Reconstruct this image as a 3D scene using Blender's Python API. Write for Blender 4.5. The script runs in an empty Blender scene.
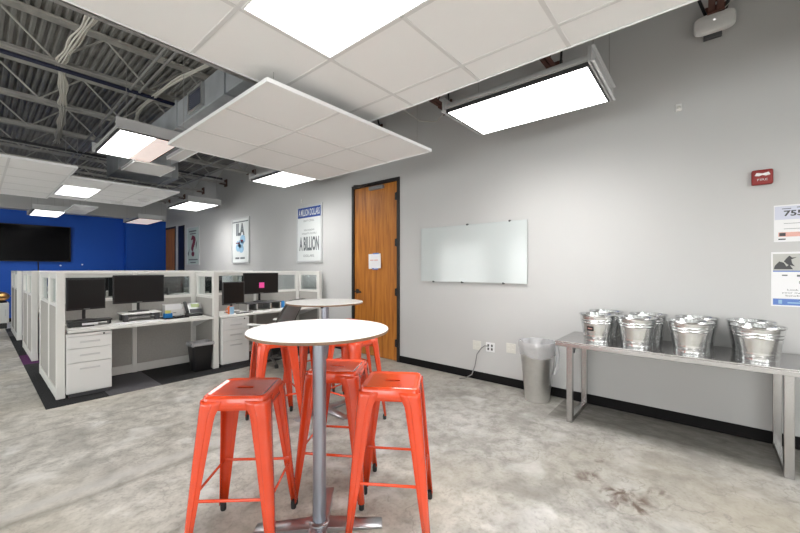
import bpy, bmesh, math, random
from mathutils import Vector, Matrix
random.seed(7)
PI = math.pi
scn = bpy.context.scene
C = scn.collection
W = 4.13            # inner face of the long grey wall

# ---------------------------------------------------------------- materials
def new_mat(name):
    m = bpy.data.materials.new(name); m.use_nodes = True
    nt = m.node_tree
    return m, nt, nt.nodes['Principled BSDF']

def mat(name, col, rough=.5, metal=0., spec=None, emit=None, es=0., bump=0., bscale=60., var=0., vscale=4., coat=0.):
    m, nt, b = new_mat(name)
    b.inputs['Base Color'].default_value = (*col, 1)
    b.inputs['Roughness'].default_value = rough
    b.inputs['Metallic'].default_value = metal
    if coat: b.inputs['Coat Weight'].default_value = coat; b.inputs['Coat Roughness'].default_value = .08
    if spec is not None: b.inputs['Specular IOR Level'].default_value = spec
    if emit: b.inputs['Emission Color'].default_value = (*emit, 1); b.inputs['Emission Strength'].default_value = es
    N = nt.nodes.new; L = nt.links.new
    if var or bump:
        tc = N('ShaderNodeTexCoord')
    if var:
        n = N('ShaderNodeTexNoise'); n.inputs['Scale'].default_value = vscale; n.inputs['Detail'].default_value = 5
        L(tc.outputs['Object'], n.inputs['Vector'])
        r = N('ShaderNodeMapRange'); r.inputs[1].default_value = .3; r.inputs[2].default_value = .7
        r.inputs[3].default_value = 1-var; r.inputs[4].default_value = 1+var
        L(n.outputs[0], r.inputs[0])
        mx = N('ShaderNodeVectorMath'); mx.operation = 'SCALE'
        mx.inputs[0].default_value = col; L(r.outputs[0], mx.inputs['Scale'])
        L(mx.outputs[0], b.inputs['Base Color'])
    if bump:
        n2 = N('ShaderNodeTexNoise'); n2.inputs['Scale'].default_value = bscale; n2.inputs['Detail'].default_value = 4
        L(tc.outputs['Object'], n2.inputs['Vector'])
        bp = N('ShaderNodeBump'); bp.inputs['Strength'].default_value = bump; bp.inputs['Distance'].default_value = .01
        L(n2.outputs[0], bp.inputs['Height']); L(bp.outputs[0], b.inputs['Normal'])
    return m

def srgb(r, g, b):
    f = lambda c: (c/255/12.92) if c/255 <= .04045 else ((c/255+.055)/1.055)**2.4
    return (f(r), f(g), f(b))

M = {}
M['wall'] = mat('wall_paint', (.56, .558, .552), .75, bump=.05, bscale=90, var=.012, vscale=1.5)
M['blue'] = mat('blue_paint', (.001, .085, .50), .6, bump=.05, bscale=90)
M['base'] = mat('black_rubber_base', (.008, .0075, .008), .7, spec=.15)
M['orange'] = mat('orange_enamel', (.70, .060, .013), .22, coat=.6, var=.03, vscale=9)
M['rubber'] = mat('black_rubber', (.012, .012, .012), .6)
M['white_lam'] = mat('white_laminate', (.80, .79, .77), .35)
M['wood_edge'] = mat('ply_edge', (.20, .12, .07), .5, var=.15, vscale=20)
M['pole'] = mat('satin_grey_pole', (.34, .355, .41), .3, .8)
M['plate'] = mat('brushed_steel_plate', (.45, .46, .48), .3, 1., var=.06, vscale=15)
M['white_metal'] = mat('white_powder_coat', (.74, .735, .72), .4)
M['trim_white'] = mat('white_partition_trim', (.74, .73, .70), .42)
M['fabric'] = mat('warm_grey_fabric', (.40, .385, .36), .9, bump=.3, bscale=350, var=.05, vscale=60)
M['desk'] = mat('white_worktop', (.76, .75, .72), .4)
M['grey_pl'] = mat('grey_plastic', (.22, .22, .22), .5)
M['dgrey'] = mat('dark_grey_plastic', (.055, .055, .06), .45)
M['black'] = mat('black_plastic', (.010, .010, .011), .35)
M['screen'] = mat('dark_screen', (.010, .0095, .0095), .28, spec=.3)
M['alu'] = mat('aluminium', (.62, .62, .62), .35, .9)
M['galv'] = mat('galvanised_steel', (.74, .75, .75), .21, 1., bump=.02, bscale=9, var=.06, vscale=20)
M['canmet'] = mat('brushed_steel_can', (.74, .735, .72), .36, 1., var=.04, vscale=20)
M['tile'] = mat('ceiling_tile', (.84, .83, .82), .9, bump=.12, bscale=260)
M['tbar'] = mat('ceiling_grid', (.68, .67, .66), .6)
M['trimw'] = mat('white_cloud_trim', (.85, .85, .85), .4)
M['deck'] = mat('deck_metal', (.25, .245, .23), .55, .3, var=.25, vscale=2.2)
M['joist_g'] = mat('joist_grey_steel', (.48, .47, .44), .6, .2, var=.2, vscale=5)
M['joist_r'] = mat('joist_primer_brown', (.10, .038, .026), .6, 0., var=.2, vscale=5)
M['duct'] = mat('galvanised_duct', (.40, .42, .44), .45, .35, var=.15, vscale=3)
M['conduit'] = mat('galvanised_conduit', (.42, .41, .40), .4, .7)
M['cable'] = mat('white_cable', (.62, .60, .55), .6)
M['fixture'] = mat('fixture_white_metal', (.62, .62, .62), .4, .3)
M['fix_dark'] = mat('fixture_dark_rim', (.03, .03, .03), .5)
M['lens'] = mat('lit_lens', (.9, .9, .9), .4, emit=(1, .985, .972), es=24.)
M['lens_dim'] = mat('grazing_view_lens', (.7, .6, .55), .4, emit=(1, .84, .78), es=.55)  # dimming at a grazing view, put into the lens colour and glow
def louvred(m, base, k, p):
    # a louvred lens throws most of its light straight down
    nt = m.node_tree; N = nt.nodes.new; L = nt.links.new; b = nt.nodes['Principled BSDF']
    g = N('ShaderNodeNewGeometry'); d = N('ShaderNodeVectorMath'); d.operation = 'DOT_PRODUCT'
    L(g.outputs['Normal'], d.inputs[0]); L(g.outputs['Incoming'], d.inputs[1])
    a = N('ShaderNodeMath'); a.operation = 'ABSOLUTE'; L(d.outputs['Value'], a.inputs[0])
    q = N('ShaderNodeMath'); q.operation = 'POWER'; q.inputs[1].default_value = p; L(a.outputs[0], q.inputs[0])
    f = N('ShaderNodeMath'); f.operation = 'MULTIPLY_ADD'; f.inputs[1].default_value = k; f.inputs[2].default_value = base
    L(q.outputs[0], f.inputs[0]); L(f.outputs[0], b.inputs['Emission Strength'])
louvred(M['lens'], 1.7, 22., 1.6)
M['louver'] = mat('lens_rib', (.6, .6, .6), .5, emit=(1, .97, .94), es=.30)
M['doorframe'] = mat('dark_bronze_frame', (.018, .015, .014), .45)
M['paper'] = mat('white_paper', (.82, .82, .83), .7)
M['pfrmt'] = mat('poster_frame_silver', (.62, .63, .63), .35, .3)
M['pblue'] = mat('print_blue', (.02, .07, .32), .5)
M['pgreen'] = mat('print_pale_green', (.52, .62, .58), .5)
M['pwhite'] = mat('print_white', (.76, .79, .78), .4)
M['plight'] = mat('print_light_blue', (.30, .50, .68), .5)
M['pgrey'] = mat('print_grey', (.14, .16, .17), .5)
M['pmaroon'] = mat('print_maroon', (.16, .012, .03), .5)
M['pink'] = mat('pink_paper', (.85, .08, .38), .6)
M['pinkprint'] = mat('salmon_print', (.75, .42, .36), .6)
M['tape'] = mat('blue_tape', (.12, .22, .55), .6)
M['red'] = mat('red_alarm_plastic', (.28, .018, .015), .4)
M['ivory'] = mat('ivory_plate', (.70, .69, .64), .45)
M['yellow'] = mat('yellow_notes', (.75, .70, .22), .6)
M['bluepl'] = mat('blue_plastic', (.01, .20, .55), .4)
M['orangepl'] = mat('orange_ceramic', (.85, .20, .03), .3)
M['purple'] = mat('purple_carpet', (.085, .008, .09), .95, bump=.4, bscale=300)
M['carpet'] = mat('charcoal_carpet', (.012, .012, .0135), .95, bump=.4, bscale=300, var=.2, vscale=90)
M['carpet2'] = mat('mid_grey_carpet', (.105, .10, .11), .95, bump=.4, bscale=300, var=.15, vscale=90)
M['lcd'] = mat('phone_lcd', (.35, .42, .20), .4)
M['brass'] = mat('brass_gold', (.65, .36, .14), .3, 1.)
M['bag'] = None
M['mesh'] = mat('grey_chair_mesh', (.23, .23, .24), .8)
M['chairframe'] = mat('dark_taupe_frame', (.075, .07, .065), .45)
M['skyblue_rect'] = mat('photo_print_sky', (.50, .50, .47), .6)

def mat_glass(name, col, mixf, rough=.02):
    m = bpy.data.materials.new(name); m.use_nodes = True
    nt = m.node_tree; nt.nodes.clear(); N = nt.nodes.new; L = nt.links.new
    o = N('ShaderNodeOutputMaterial'); t = N('ShaderNodeBsdfTransparent'); g = N('ShaderNodeBsdfGlossy')
    t.inputs[0].default_value = (*col, 1); g.inputs[1].default_value = rough
    mx = N('ShaderNodeMixShader'); mx.inputs[0].default_value = mixf
    L(t.outputs[0], mx.inputs[1]); L(g.outputs[0], mx.inputs[2]); L(mx.outputs[0], o.inputs[0])
    return m
M['glass'] = mat_glass('clear_pane', (.90, .93, .93), .07)
M['winglass'] = mat_glass('window_pane', (.95, .97, .97), .05)

def mat_bag():
    m = bpy.data.materials.new('clear_plastic_liner'); m.use_nodes = True
    nt = m.node_tree; nt.nodes.clear(); N = nt.nodes.new; L = nt.links.new
    o = N('ShaderNodeOutputMaterial'); t = N('ShaderNodeBsdfTransparent'); p = N('ShaderNodeBsdfPrincipled')
    p.inputs['Base Color'].default_value = (.72, .72, .74, 1); p.inputs['Roughness'].default_value = .25
    tc = N('ShaderNodeTexCoord'); n = N('ShaderNodeTexNoise'); n.inputs['Scale'].default_value = 28
    bp = N('ShaderNodeBump'); bp.inputs['Strength'].default_value = .8; bp.inputs['Distance'].default_value = .01
    L(tc.outputs['Object'], n.inputs['Vector']); L(n.outputs[0], bp.inputs['Height']); L(bp.outputs[0], p.inputs['Normal'])
    mx = N('ShaderNodeMixShader'); mx.inputs[0].default_value = .5
    L(t.outputs[0], mx.inputs[1]); L(p.outputs[0], mx.inputs[2]); L(mx.outputs[0], o.inputs[0])
    return m
M['bag'] = mat_bag()

def mat_board():
    m, nt, b = new_mat('frosted_glass_board')
    b.inputs['Base Color'].default_value = (.56, .60, .60, 1); b.inputs['Roughness'].default_value = .12
    return m
M['board'] = mat_board()

def mat_brushed(name, col, rough, scale):
    m, nt, b = new_mat(name); N = nt.nodes.new; L = nt.links.new
    b.inputs['Metallic'].default_value = 1; b.inputs['Base Color'].default_value = (*col, 1)
    b.inputs['Roughness'].default_value = rough
    return m
M['steel'] = mat_brushed('brushed_stainless', (.46, .45, .445), .27, (30, 1, 30))

def mat_wood():
    m, nt, b = new_mat('oak_veneer'); N = nt.nodes.new; L = nt.links.new
    tc = N('ShaderNodeTexCoord'); mp = N('ShaderNodeMapping'); mp.inputs['Scale'].default_value = (9, 9, .55)
    n = N('ShaderNodeTexNoise'); n.inputs['Scale'].default_value = 2.6; n.inputs['Detail'].default_value = 7; n.inputs['Distortion'].default_value = .7
    L(tc.outputs['Object'], mp.inputs[0]); L(mp.outputs[0], n.inputs['Vector'])
    mp2 = N('ShaderNodeMapping'); mp2.inputs['Scale'].default_value = (60, 60, 2.2)
    n2 = N('ShaderNodeTexNoise'); n2.inputs['Scale'].default_value = 3; n2.inputs['Detail'].default_value = 4
    L(tc.outputs['Object'], mp2.inputs[0]); L(mp2.outputs[0], n2.inputs['Vector'])
    mm = N('ShaderNodeMath'); mm.operation = 'MULTIPLY_ADD'; mm.inputs[1].default_value = .35
    L(n2.outputs[0], mm.inputs[0]); L(n.outputs[0], mm.inputs[2])
    cr = N('ShaderNodeValToRGB'); e = cr.color_ramp.elements
    e[0].position = .42; e[0].color = (.24, .072, .010, 1); e[1].position = .92; e[1].color = (.58, .235, .035, 1)
    k = cr.color_ramp.elements.new(.66); k.color = (.46, .162, .022, 1)
    L(mm.outputs[0], cr.inputs[0]); L(cr.outputs[0], b.inputs['Base Color'])
    b.inputs['Roughness'].default_value = .42
    return m
M['wood'] = mat_wood()

def mat_floor():
    m, nt, b = new_mat('stained_concrete'); N = nt.nodes.new; L = nt.links.new
    tc = N('ShaderNodeTexCoord'); P = tc.outputs['Object']
    def noise(scale, det=6, dist=0., sc=None):
        n = N('ShaderNodeTexNoise'); n.inputs['Scale'].default_value = scale; n.inputs['Detail'].default_value = det
        n.inputs['Distortion'].default_value = dist
        if sc:
            mp = N('ShaderNodeMapping'); mp.inputs['Scale'].default_value = sc
            L(P, mp.inputs[0]); L(mp.outputs[0], n.inputs['Vector'])
        else: L(P, n.inputs['Vector'])
        return n.outputs[0]
    def ramp(src, stops):
        r = N('ShaderNodeValToRGB'); e = r.color_ramp.elements
        e[0].position, e[0].color = stops[0][0], (*stops[0][1], 1)
        e[1].position, e[1].color = stops[-1][0], (*stops[-1][1], 1)
        for p, c in stops[1:-1]:
            k = e.new(p); k.color = (*c, 1)
        L(src, r.inputs[0]); return r.outputs[0]
    def mix(a, bb, f, mode='MIX'):
        x = N('ShaderNodeMix'); x.data_type = 'RGBA'; x.blend_type = mode
        for s, v in ((x.inputs[6], a), (x.inputs[7], bb), (x.inputs[0], f)):
            if isinstance(v, bpy.types.NodeSocket): L(v, s)
            elif isinstance(v, tuple): s.default_value = (*v, 1)
            else: s.default_value = v
        return x.outputs[2]
    base = ramp(noise(.8, 8, .2), [(.30, (.30, .285, .253)), (.5, (.37, .355, .326)), (.70, (.44, .427, .40))])
    fine = ramp(noise(9, 14, .35), [(.34, (.60, .59, .57)), (.5, (.97, .97, .97)), (.66, (1.2, 1.2, 1.2))])
    c = mix(base, fine, .75, 'MULTIPLY')
    grit = ramp(noise(45, 6, .3), [(.30, (.68, .68, .66)), (.5, (1, 1, 1)), (.7, (1.08, 1.08, 1.08))])
    c = mix(c, grit, .7, 'MULTIPLY')
    # pale scuffs and flakes
    sc = ramp(noise(3.4, 14, .5), [(.56, (0, 0, 0)), (.70, (.7, .7, .7))])
    c = mix(c, (.55, .545, .53), sc)
    # darker scuffed patches
    dk = ramp(noise(1.9, 14, .5, (1.6, 1, 1)), [(.33, (.55, .55, .55)), (.47, (0, 0, 0))])
    c = mix(c, (.185, .175, .155), dk)
    # warm yellowish wear
    yl = ramp(noise(.55, 5, .3), [(.48, (0, 0, 0)), (.72, (.5, .5, .5))])
    c = mix(c, (.45, .405, .32), yl)
    sep = N('ShaderNodeSeparateXYZ'); L(P, sep.inputs[0])
    def m2(op, a, bb=None, clamp=False):
        x = N('ShaderNodeMath'); x.operation = op; x.use_clamp = clamp
        for i, v in enumerate((a, bb)):
            if v is None: continue
            if isinstance(v, bpy.types.NodeSocket): L(v, x.inputs[i])
            else: x.inputs[i].default_value = v
        return x.outputs[0]
    # hairline cracks and scratches
    for sc_, wd, st in ((1.6, .006, .42), (4.5, .010, .28)):
        ln = m2('SUBTRACT', 1., m2('DIVIDE', m2('ABSOLUTE', m2('SUBTRACT', noise(sc_, 10, .3), .5)), wd), True)
        ln = m2('MULTIPLY', m2('MULTIPLY', ln, m2('GREATER_THAN', noise(1.3, 3), .5)), st)
        c = mix(c, (.15, .14, .125), ln)
    # floor colour brightened on the aisle side, slightly darkened elsewhere, ragged edge
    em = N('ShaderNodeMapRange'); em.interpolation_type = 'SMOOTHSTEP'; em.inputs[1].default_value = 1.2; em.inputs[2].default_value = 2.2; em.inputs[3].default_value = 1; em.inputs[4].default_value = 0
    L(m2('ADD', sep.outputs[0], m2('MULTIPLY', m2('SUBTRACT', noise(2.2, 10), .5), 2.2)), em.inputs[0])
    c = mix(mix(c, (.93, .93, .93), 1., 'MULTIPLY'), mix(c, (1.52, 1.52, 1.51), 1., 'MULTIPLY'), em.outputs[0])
    # old joint line and adhesive edges running across the room
    wob = m2('MULTIPLY', m2('SUBTRACT', noise(3, 6), .5), .10)
    for y0, wdt, col, st in ((3.02, .10, (.56, .55, .52), .75), (2.90, .05, (.20, .18, .15), .6), (4.35, .025, (.24, .22, .19), .5)):
        d = m2('ABSOLUTE', m2('SUBTRACT', m2('ADD', sep.outputs[1], wob), y0))
        mk = m2('SUBTRACT', 1., m2('DIVIDE', d, wdt), True)
        xl = m2('LESS_THAN', sep.outputs[0], 1.3)
        mk = m2('MULTIPLY', m2('MULTIPLY', mk, xl), st)
        c = mix(c, col, mk)
    # dark streaky strip below the steel bench, beside the wall
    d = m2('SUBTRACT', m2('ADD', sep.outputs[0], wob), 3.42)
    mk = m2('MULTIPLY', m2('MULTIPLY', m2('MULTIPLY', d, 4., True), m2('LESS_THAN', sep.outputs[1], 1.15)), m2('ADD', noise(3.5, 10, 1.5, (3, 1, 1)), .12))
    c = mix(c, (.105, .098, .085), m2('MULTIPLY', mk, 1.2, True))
    # brown marks
    for (x, y, r, s) in ((2.55, .37, .17, .9), (2.66, .60, .10, .7), (2.74, .22, .09, .6), (2.95, .60, .05, .8)):
        vd = N('ShaderNodeVectorMath'); vd.operation = 'DISTANCE'; L(P, vd.inputs[0]); vd.inputs[1].default_value = (x, y, 0)
        q = m2('SUBTRACT', 1., m2('DIVIDE', vd.outputs['Value'], r), True)
        nz = ramp(noise(9, 14, .5, (1, 1.5, 1)), [(.46, (0, 0, 0)), (.60, (1, 1, 1))])
        mk = m2('MULTIPLY', m2('MULTIPLY', m2('MULTIPLY', q, 2.5, True), nz), s)
        c = mix(c, (.085, .05, .033), mk)
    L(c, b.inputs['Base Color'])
    rr = N('ShaderNodeMapRange'); rr.inputs[3].default_value = .30; rr.inputs[4].default_value = .62
    L(noise(3, 6, 1), rr.inputs[0]); L(rr.outputs[0], b.inputs['Roughness'])
    bp = N('ShaderNodeBump'); bp.inputs['Strength'].default_value = .25; bp.inputs['Distance'].default_value = .01
    L(noise(22, 8, 1), bp.inputs['Height']); L(bp.outputs[0], b.inputs['Normal'])
    return m
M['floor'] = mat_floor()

# ---------------------------------------------------------------- mesh helpers
class MB:
    def __init__(s): s.v = []; s.f = []; s.mi = []
    def add(s, vs, fs, mi=0):
        o = len(s.v); s.v += [tuple(v) for v in vs]; s.f += [tuple(i+o for i in f) for f in fs]; s.mi += [mi]*len(fs); return s
    def box(s, x0, x1, y0, y1, z0, z1, mi=0, mtx=None):
        vs = [Vector((x, y, z)) for z in (z0, z1) for y in (y0, y1) for x in (x0, x1)]
        if mtx is not None: vs = [mtx @ v for v in vs]
        return s.add(vs, [(0, 2, 3, 1), (4, 5, 7, 6), (0, 1, 5, 4), (2, 6, 7, 3), (0, 4, 6, 2), (1, 3, 7, 5)], mi)
    def cyl(s, p0, p1, r0, r1=None, n=16, mi=0, cap=True):
        if r1 is None: r1 = r0
        p0, p1 = Vector(p0), Vector(p1); d = (p1-p0).normalized()
        a = d.orthogonal().normalized(); b = d.cross(a)
        vs = []
        for p, r in ((p0, r0), (p1, r1)):
            for k in range(n):
                t = 2*PI*k/n; vs.append(p+a*math.cos(t)*r+b*math.sin(t)*r)
        fs = [(k, (k+1) % n, n+(k+1) % n, n+k) for k in range(n)]
        if cap: fs += [tuple(range(n-1, -1, -1)), tuple(range(n, 2*n))]
        return s.add(vs, fs, mi)
    def lathe(s, prof, n=32, c=(0, 0, 0), mi=0, capb=False, capt=False, sy=1.):
        vs = []
        for r, z in prof:
            for k in range(n):
                t = 2*PI*k/n; vs.append((c[0]+r*math.cos(t), c[1]+r*sy*math.sin(t), c[2]+z))
        fs = []
        for j in range(len(prof)-1):
            for k in range(n):
                fs.append((j*n+k, j*n+(k+1) % n, (j+1)*n+(k+1) % n, (j+1)*n+k))
        if capb: fs.append(tuple(range(n-1, -1, -1)))
        if capt: fs.append(tuple((len(prof)-1)*n+k for k in range(n)))
        return s.add(vs, fs, mi)
    def loft(s, loops, closed=True, capb=False, capt=False, mi=0):
        n = len(loops[0]); vs = [p for l in loops for p in l]; fs = []
        m = n if closed else n-1
        for j in range(len(loops)-1):
            for k in range(m):
                fs.append((j*n+k, j*n+(k+1) % n, (j+1)*n+(k+1) % n, (j+1)*n+k))
        if capb: fs.append(tuple(range(n-1, -1, -1)))
        if capt: fs.append(tuple((len(loops)-1)*n+k for k in range(n)))
        return s.add(vs, fs, mi)
    def tube(s, pts, r, n=8, mi=0):
        pts = [Vector(p) for p in pts]; loops = []; a = None
        for i, p in enumerate(pts):
            d = (pts[min(i+1, len(pts)-1)]-pts[max(i-1, 0)]).normalized()
            if a is None: a = d.orthogonal().normalized()
            a = (a-d*a.dot(d)).normalized(); b = d.cross(a)
            loops.append([p+a*math.cos(2*PI*k/n)*r+b*math.sin(2*PI*k/n)*r for k in range(n)])
        return s.loft(loops, True, True, True, mi)
    def prism(s, poly, z0, z1, mi=0, axis='z'):
        n = len(poly); vs = []
        for z in (z0, z1):
            for (a, b) in poly:
                vs.append((a, b, z) if axis == 'z' else (a, z, b))
        return s.add(vs, [tuple(range(n-1, -1, -1)), tuple(range(n, 2*n))]+[(k, (k+1) % n, n+(k+1) % n, n+k) for k in range(n)], mi)
    def build(s, name, m, parent=None, bevel=0., seg=2, smooth=False, solid=0., auto=True, off=-1.):
        me = bpy.data.meshes.new(name); me.from_pydata(s.v, [], s.f)
        ms = m if isinstance(m, (list, tuple)) else [m]
        for x in ms: me.materials.append(M[x] if isinstance(x, str) else x)
        for p, i in zip(me.polygons, s.mi): p.material_index = i
        bm = bmesh.new(); bm.from_mesh(me); bmesh.ops.recalc_face_normals(bm, faces=bm.faces[:]); bm.to_mesh(me); bm.free()
        o = bpy.data.objects.new(name, me); C.objects.link(o)
        if parent is not None: o.parent = parent
        if smooth:
            for p in me.polygons: p.use_smooth = True
            try: me.set_sharp_from_angle(angle=math.radians(38))
            except Exception: pass
        if solid:
            md = o.modifiers.new('thickness', 'SOLIDIFY'); md.thickness = solid; md.offset = off
        if bevel:
            md = o.modifiers.new('bevel', 'BEVEL'); md.width = bevel; md.segments = seg; md.limit_method = 'ANGLE'; md.angle_limit = math.radians(40)
        return o

def tag(o, label=None, cat=None, group=None, kind=None):
    if label: o['label'] = label
    if cat: o['category'] = cat
    if group: o['group'] = group
    if kind: o['kind'] = kind
    return o
def thing(name, label, cat, loc=(0, 0, 0), rz=0., group=None):
    o = bpy.data.objects.new(name, None); C.objects.link(o); o.empty_display_size = .05
    o.location = loc; o.rotation_euler = (0, 0, rz)
    return tag(o, label, cat, group)
def struct(mb, name, m, **k):
    o = mb.build(name, m, **k); o['kind'] = 'structure'; return o
def dup(root, loc, rz, label, group=None):
    def cp(o, par):
        c = o.copy(); C.objects.link(c); c.parent = par
        for ch in o.children: cp(ch, c)
        return c
    r = cp(root, None); r.location = loc; r.rotation_euler = (0, 0, rz); r['label'] = label
    if group: r['group'] = group
    return r
def lettering(s, cx, cz, w, h, m, parent, name='lettering', y=-.012, bold=.0):
    cu = bpy.data.curves.new('tmp', 'FONT'); cu.body = s; cu.resolution_u = 3; cu.extrude = 0; cu.offset = bold
    ob = bpy.data.objects.new('tmp', cu); C.objects.link(ob)
    dg = bpy.context.evaluated_depsgraph_get(); dg.update()
    me = bpy.data.meshes.new_from_object(ob.evaluated_get(dg)); bpy.data.objects.remove(ob); bpy.data.curves.remove(cu)
    xs = [v.co.x for v in me.vertices]; ys = [v.co.y for v in me.vertices]
    x0, x1, y0, y1 = min(xs), max(xs), min(ys), max(ys)
    for v in me.vertices:
        v.co = (cx+((v.co.x-x0)/(x1-x0)-.5)*w, y, cz+((v.co.y-y0)/(y1-y0)-.5)*h)
    me.materials.clear(); me.materials.append(M[m]); me.name = name
    o = bpy.data.objects.new(name, me); C.objects.link(o); o.parent = parent
    return o
RZ = -PI/2     # things hung on the long wall: local -y looks into the room, local x runs towards the camera side

# ---------------------------------------------------------------- room shell
DECK = 4.02
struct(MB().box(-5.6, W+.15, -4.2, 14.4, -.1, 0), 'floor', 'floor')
# long wall with two door holes
DY0, DY1, DH = 3.50, 4.555, 2.79
D2a, D2b = 12.85, 13.85
wm = MB()
wm.box(W, W+.15, -4.2, DY0, 0, 4.3).box(W, W+.15, DY1, D2a, 0, 4.3).box(W, W+.15, D2b, 14.4, 0, 4.3)
wm.box(W, W+.15, DY0, DY1, DH, 4.3).box(W, W+.15, D2a, D2b, DH-.03, 4.3)
struct(wm, 'wall_right', 'wall')
YF = 14.05
struct(MB().box(-5.6, W, YF, YF+.15, 0, 2.98, 0).box(3.05, W, YF-.28, YF, 0, 2.98, 0), 'wall_far', 'blue')
struct(MB().box(-5.6, W, YF-.35, YF+.15, 2.98, 4.3), 'trim_1', 'wall')
bwins = [(-4.6, -2.4), (-1.6, .6)]  # unseen windows added to lighten the near floor and front faces
bm0 = MB(); xs0 = [-5.6]+[v for w_ in bwins for v in w_]+[W+.15]
for i in range(0, len(xs0), 2): bm0.box(xs0[i], xs0[i+1], -4.2, -4.05, 0, 4.3)
for a, b in bwins: bm0.box(a, b, -4.2, -4.05, 0, .4).box(a, b, -4.2, -4.05, 2.5, 4.3)
struct(bm0, 'wall_back', 'wall')
for i, (a, b) in enumerate(bwins):
    f = MB().box(a, b, -4.18, -4.08, .4, .46).box(a, b, -4.18, -4.08, 2.44, 2.5).box(a, a+.06, -4.18, -4.08, .46, 2.44).box(b-.06, b, -4.18, -4.08, .46, 2.44).box((a+b)/2-.03, (a+b)/2+.03, -4.18, -4.08, .46, 2.44)
    o = struct(f, 'window_%d' % (i+6), 'doorframe')
    MB().box(a+.06, b-.06, -4.135, -4.125, .46, 2.44).build('pane', 'winglass', o)
# left wall with windows assumed outside the picture, put in for daylight fill
wins = [(-2.6, -.4), (.6, 2.8), (3.8, 6.0), (7.0, 9.2)]
lm = MB(); ys = [-4.2]+[v for w_ in wins for v in w_]+[14.4]
for i in range(0, len(ys), 2): lm.box(-5.6, -5.45, ys[i], ys[i+1], 0, 4.3)
for a, b in wins: lm.box(-5.6, -5.45, a, b, 0, .4).box(-5.6, -5.45, a, b, 2.5, 4.3)
struct(lm, 'wall_left', 'wall')
for i, (a, b) in enumerate(wins):
    f = MB()
    f.box(-5.58, -5.48, a, b, .4, .46).box(-5.58, -5.48, a, b, 2.44, 2.5).box(-5.58, -5.48, a, a+.06, .46, 2.44).box(-5.58, -5.48, b-.06, b, .46, 2.44)
    f.box(-5.58, -5.48, (a+b)/2-.03, (a+b)/2+.03, .46, 2.44)
    o = struct(f, 'window_%d' % (i+1), 'doorframe')
    MB().box(-5.535, -5.525, a+.06, b-.06, .46, 2.44).build('pane', 'winglass', o)
# baseboard
bm_ = MB().box(W-.012, W, -4.05, DY0, 0, .10).box(W-.012, W, DY1, D2a, 0, .10)
struct(bm_, 'baseboard_right', 'base', bevel=.003)
struct(MB().box(-5.45, 3.05, YF-.012, YF, 0, .1), 'baseboard_far', 'base')
# corrugated roof deck (ribs run along y)
dk = MB(); x = -5.6; prof = []
while x < W+.15:
    prof += [(x, DECK), (x+.028, DECK), (x+.040, DECK+.024), (x+.062, DECK+.024)]; x += .074
loops = [[(px, y, pz) for px, pz in prof] for y in (-4.2, 14.4)]
dk.loft(loops, closed=False)
struct(dk, 'ceiling', 'deck', solid=.004, off=1)
struct(MB().box(-5.7, W+.3, -4.3, 14.5, 4.3, 4.4), 'ceiling', 'deck')

# carpet in the work area
cp = MB(); tx, ty = .50, .92
special = {}
cx0, cy0 = .455, 5.0
nx = 8; ny = 10
for i in range(nx):
    for j in range(ny):
        xa = cx0+i*tx; xb = min(W-.012, xa+tx); ya = cy0+j*.85; yb = min(12.45, ya+.85)
        mi = 0
        if (i, j) == (1, 0) or (i, j) in ((4, 2), (3, 6)): mi = 1
        if (i, j) == (0, 3) or (i, j) in ((5, 3), (2, 5)): mi = 2
        if mi == 0 and random.random() < .06: mi = 1
        if xb > xa and yb > ya: cp.box(xa, xb, ya, yb, 0, .008, mi)
o = cp.build('carpet', ['carpet', 'carpet2', 'purple'])
tag(o, 'charcoal carpet tiles with purple and grey ones under the workstations', 'carpet')

# ---------------------------------------------------------------- doors
def door(n, ya, yb, h, full=True):
    f = MB(); t = .05
    f.box(W-.02, W+.12, ya, ya+t, 0, h).box(W-.02, W+.12, yb-t, yb, 0, h).box(W-.02, W+.12, ya+t, yb-t, h-t, h)
    fr = struct(f, 'door_%d' % n, 'doorframe', bevel=.004)
    leaf = MB().box(W+.005, W+.05, ya+t+.004, yb-t-.004, .008, h-t-.004).build('door_leaf', 'wood', fr, bevel=.003)
    if full:
        hd = MB()
        hy = yb-t-.08
        hd.cyl((W+.008, hy, 1.03), (W-.014, hy, 1.03), .038, n=24)
        hd.cyl((W-.012, hy, 1.03), (W-.055, hy, 1.03), .011)
        hd.tube([(W-.055, hy, 1.03), (W-.058, hy-.03, 1.03), (W-.056, hy-.075, 1.025), (W-.05, hy-.13, 1.022)], .013)
        hd.build('door_handle', 'black', fr, smooth=True)
        for z in (.28, 1.05, 1.80, 2.5):
            MB().cyl((W-.022, ya+t-.004, z-.06), (W-.022, ya+t-.004, z+.06), .010, n=10).box(W-.026, W-.018, ya+t-.004, ya+t+.03, z-.055, z+.055).build('hinge', 'black', fr)
        c = MB().box(W-.05, W+.005, ya+.32, ya+.62, h-.13, h-.075)
        c.build('door_closer', 'grey_pl', fr, bevel=.006)
        MB().box(-.16, .16, -.008, .008, -.006, .006, mtx=Matrix.Translation((W-.075, ya+.72, h-.035)) @ Matrix.Rotation(2.05, 4, 'Z')).box(-.13, .13, -.008, .008, -.006, .006, mtx=Matrix.Translation((W-.10, ya+.66, h-.055)) @ Matrix.Rotation(1.25, 4, 'Z')).build('closer_arm', 'black', fr)
    return fr
door(1, DY0, DY1, DH)
door(2, D2a, D2b, DH-.03, False)
struct(MB().box(W-.015, W+.02, 12.10, 12.60, 0, 2.74), 'window_5', 'doorframe', bevel=.004)
bpy.data.objects['window_5'].name = 'window_5'
g = MB().box(W-.02, W-.016, 12.16, 12.54, .1, 2.68).build('pane', 'screen', bpy.data.objects['window_5'])
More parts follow.
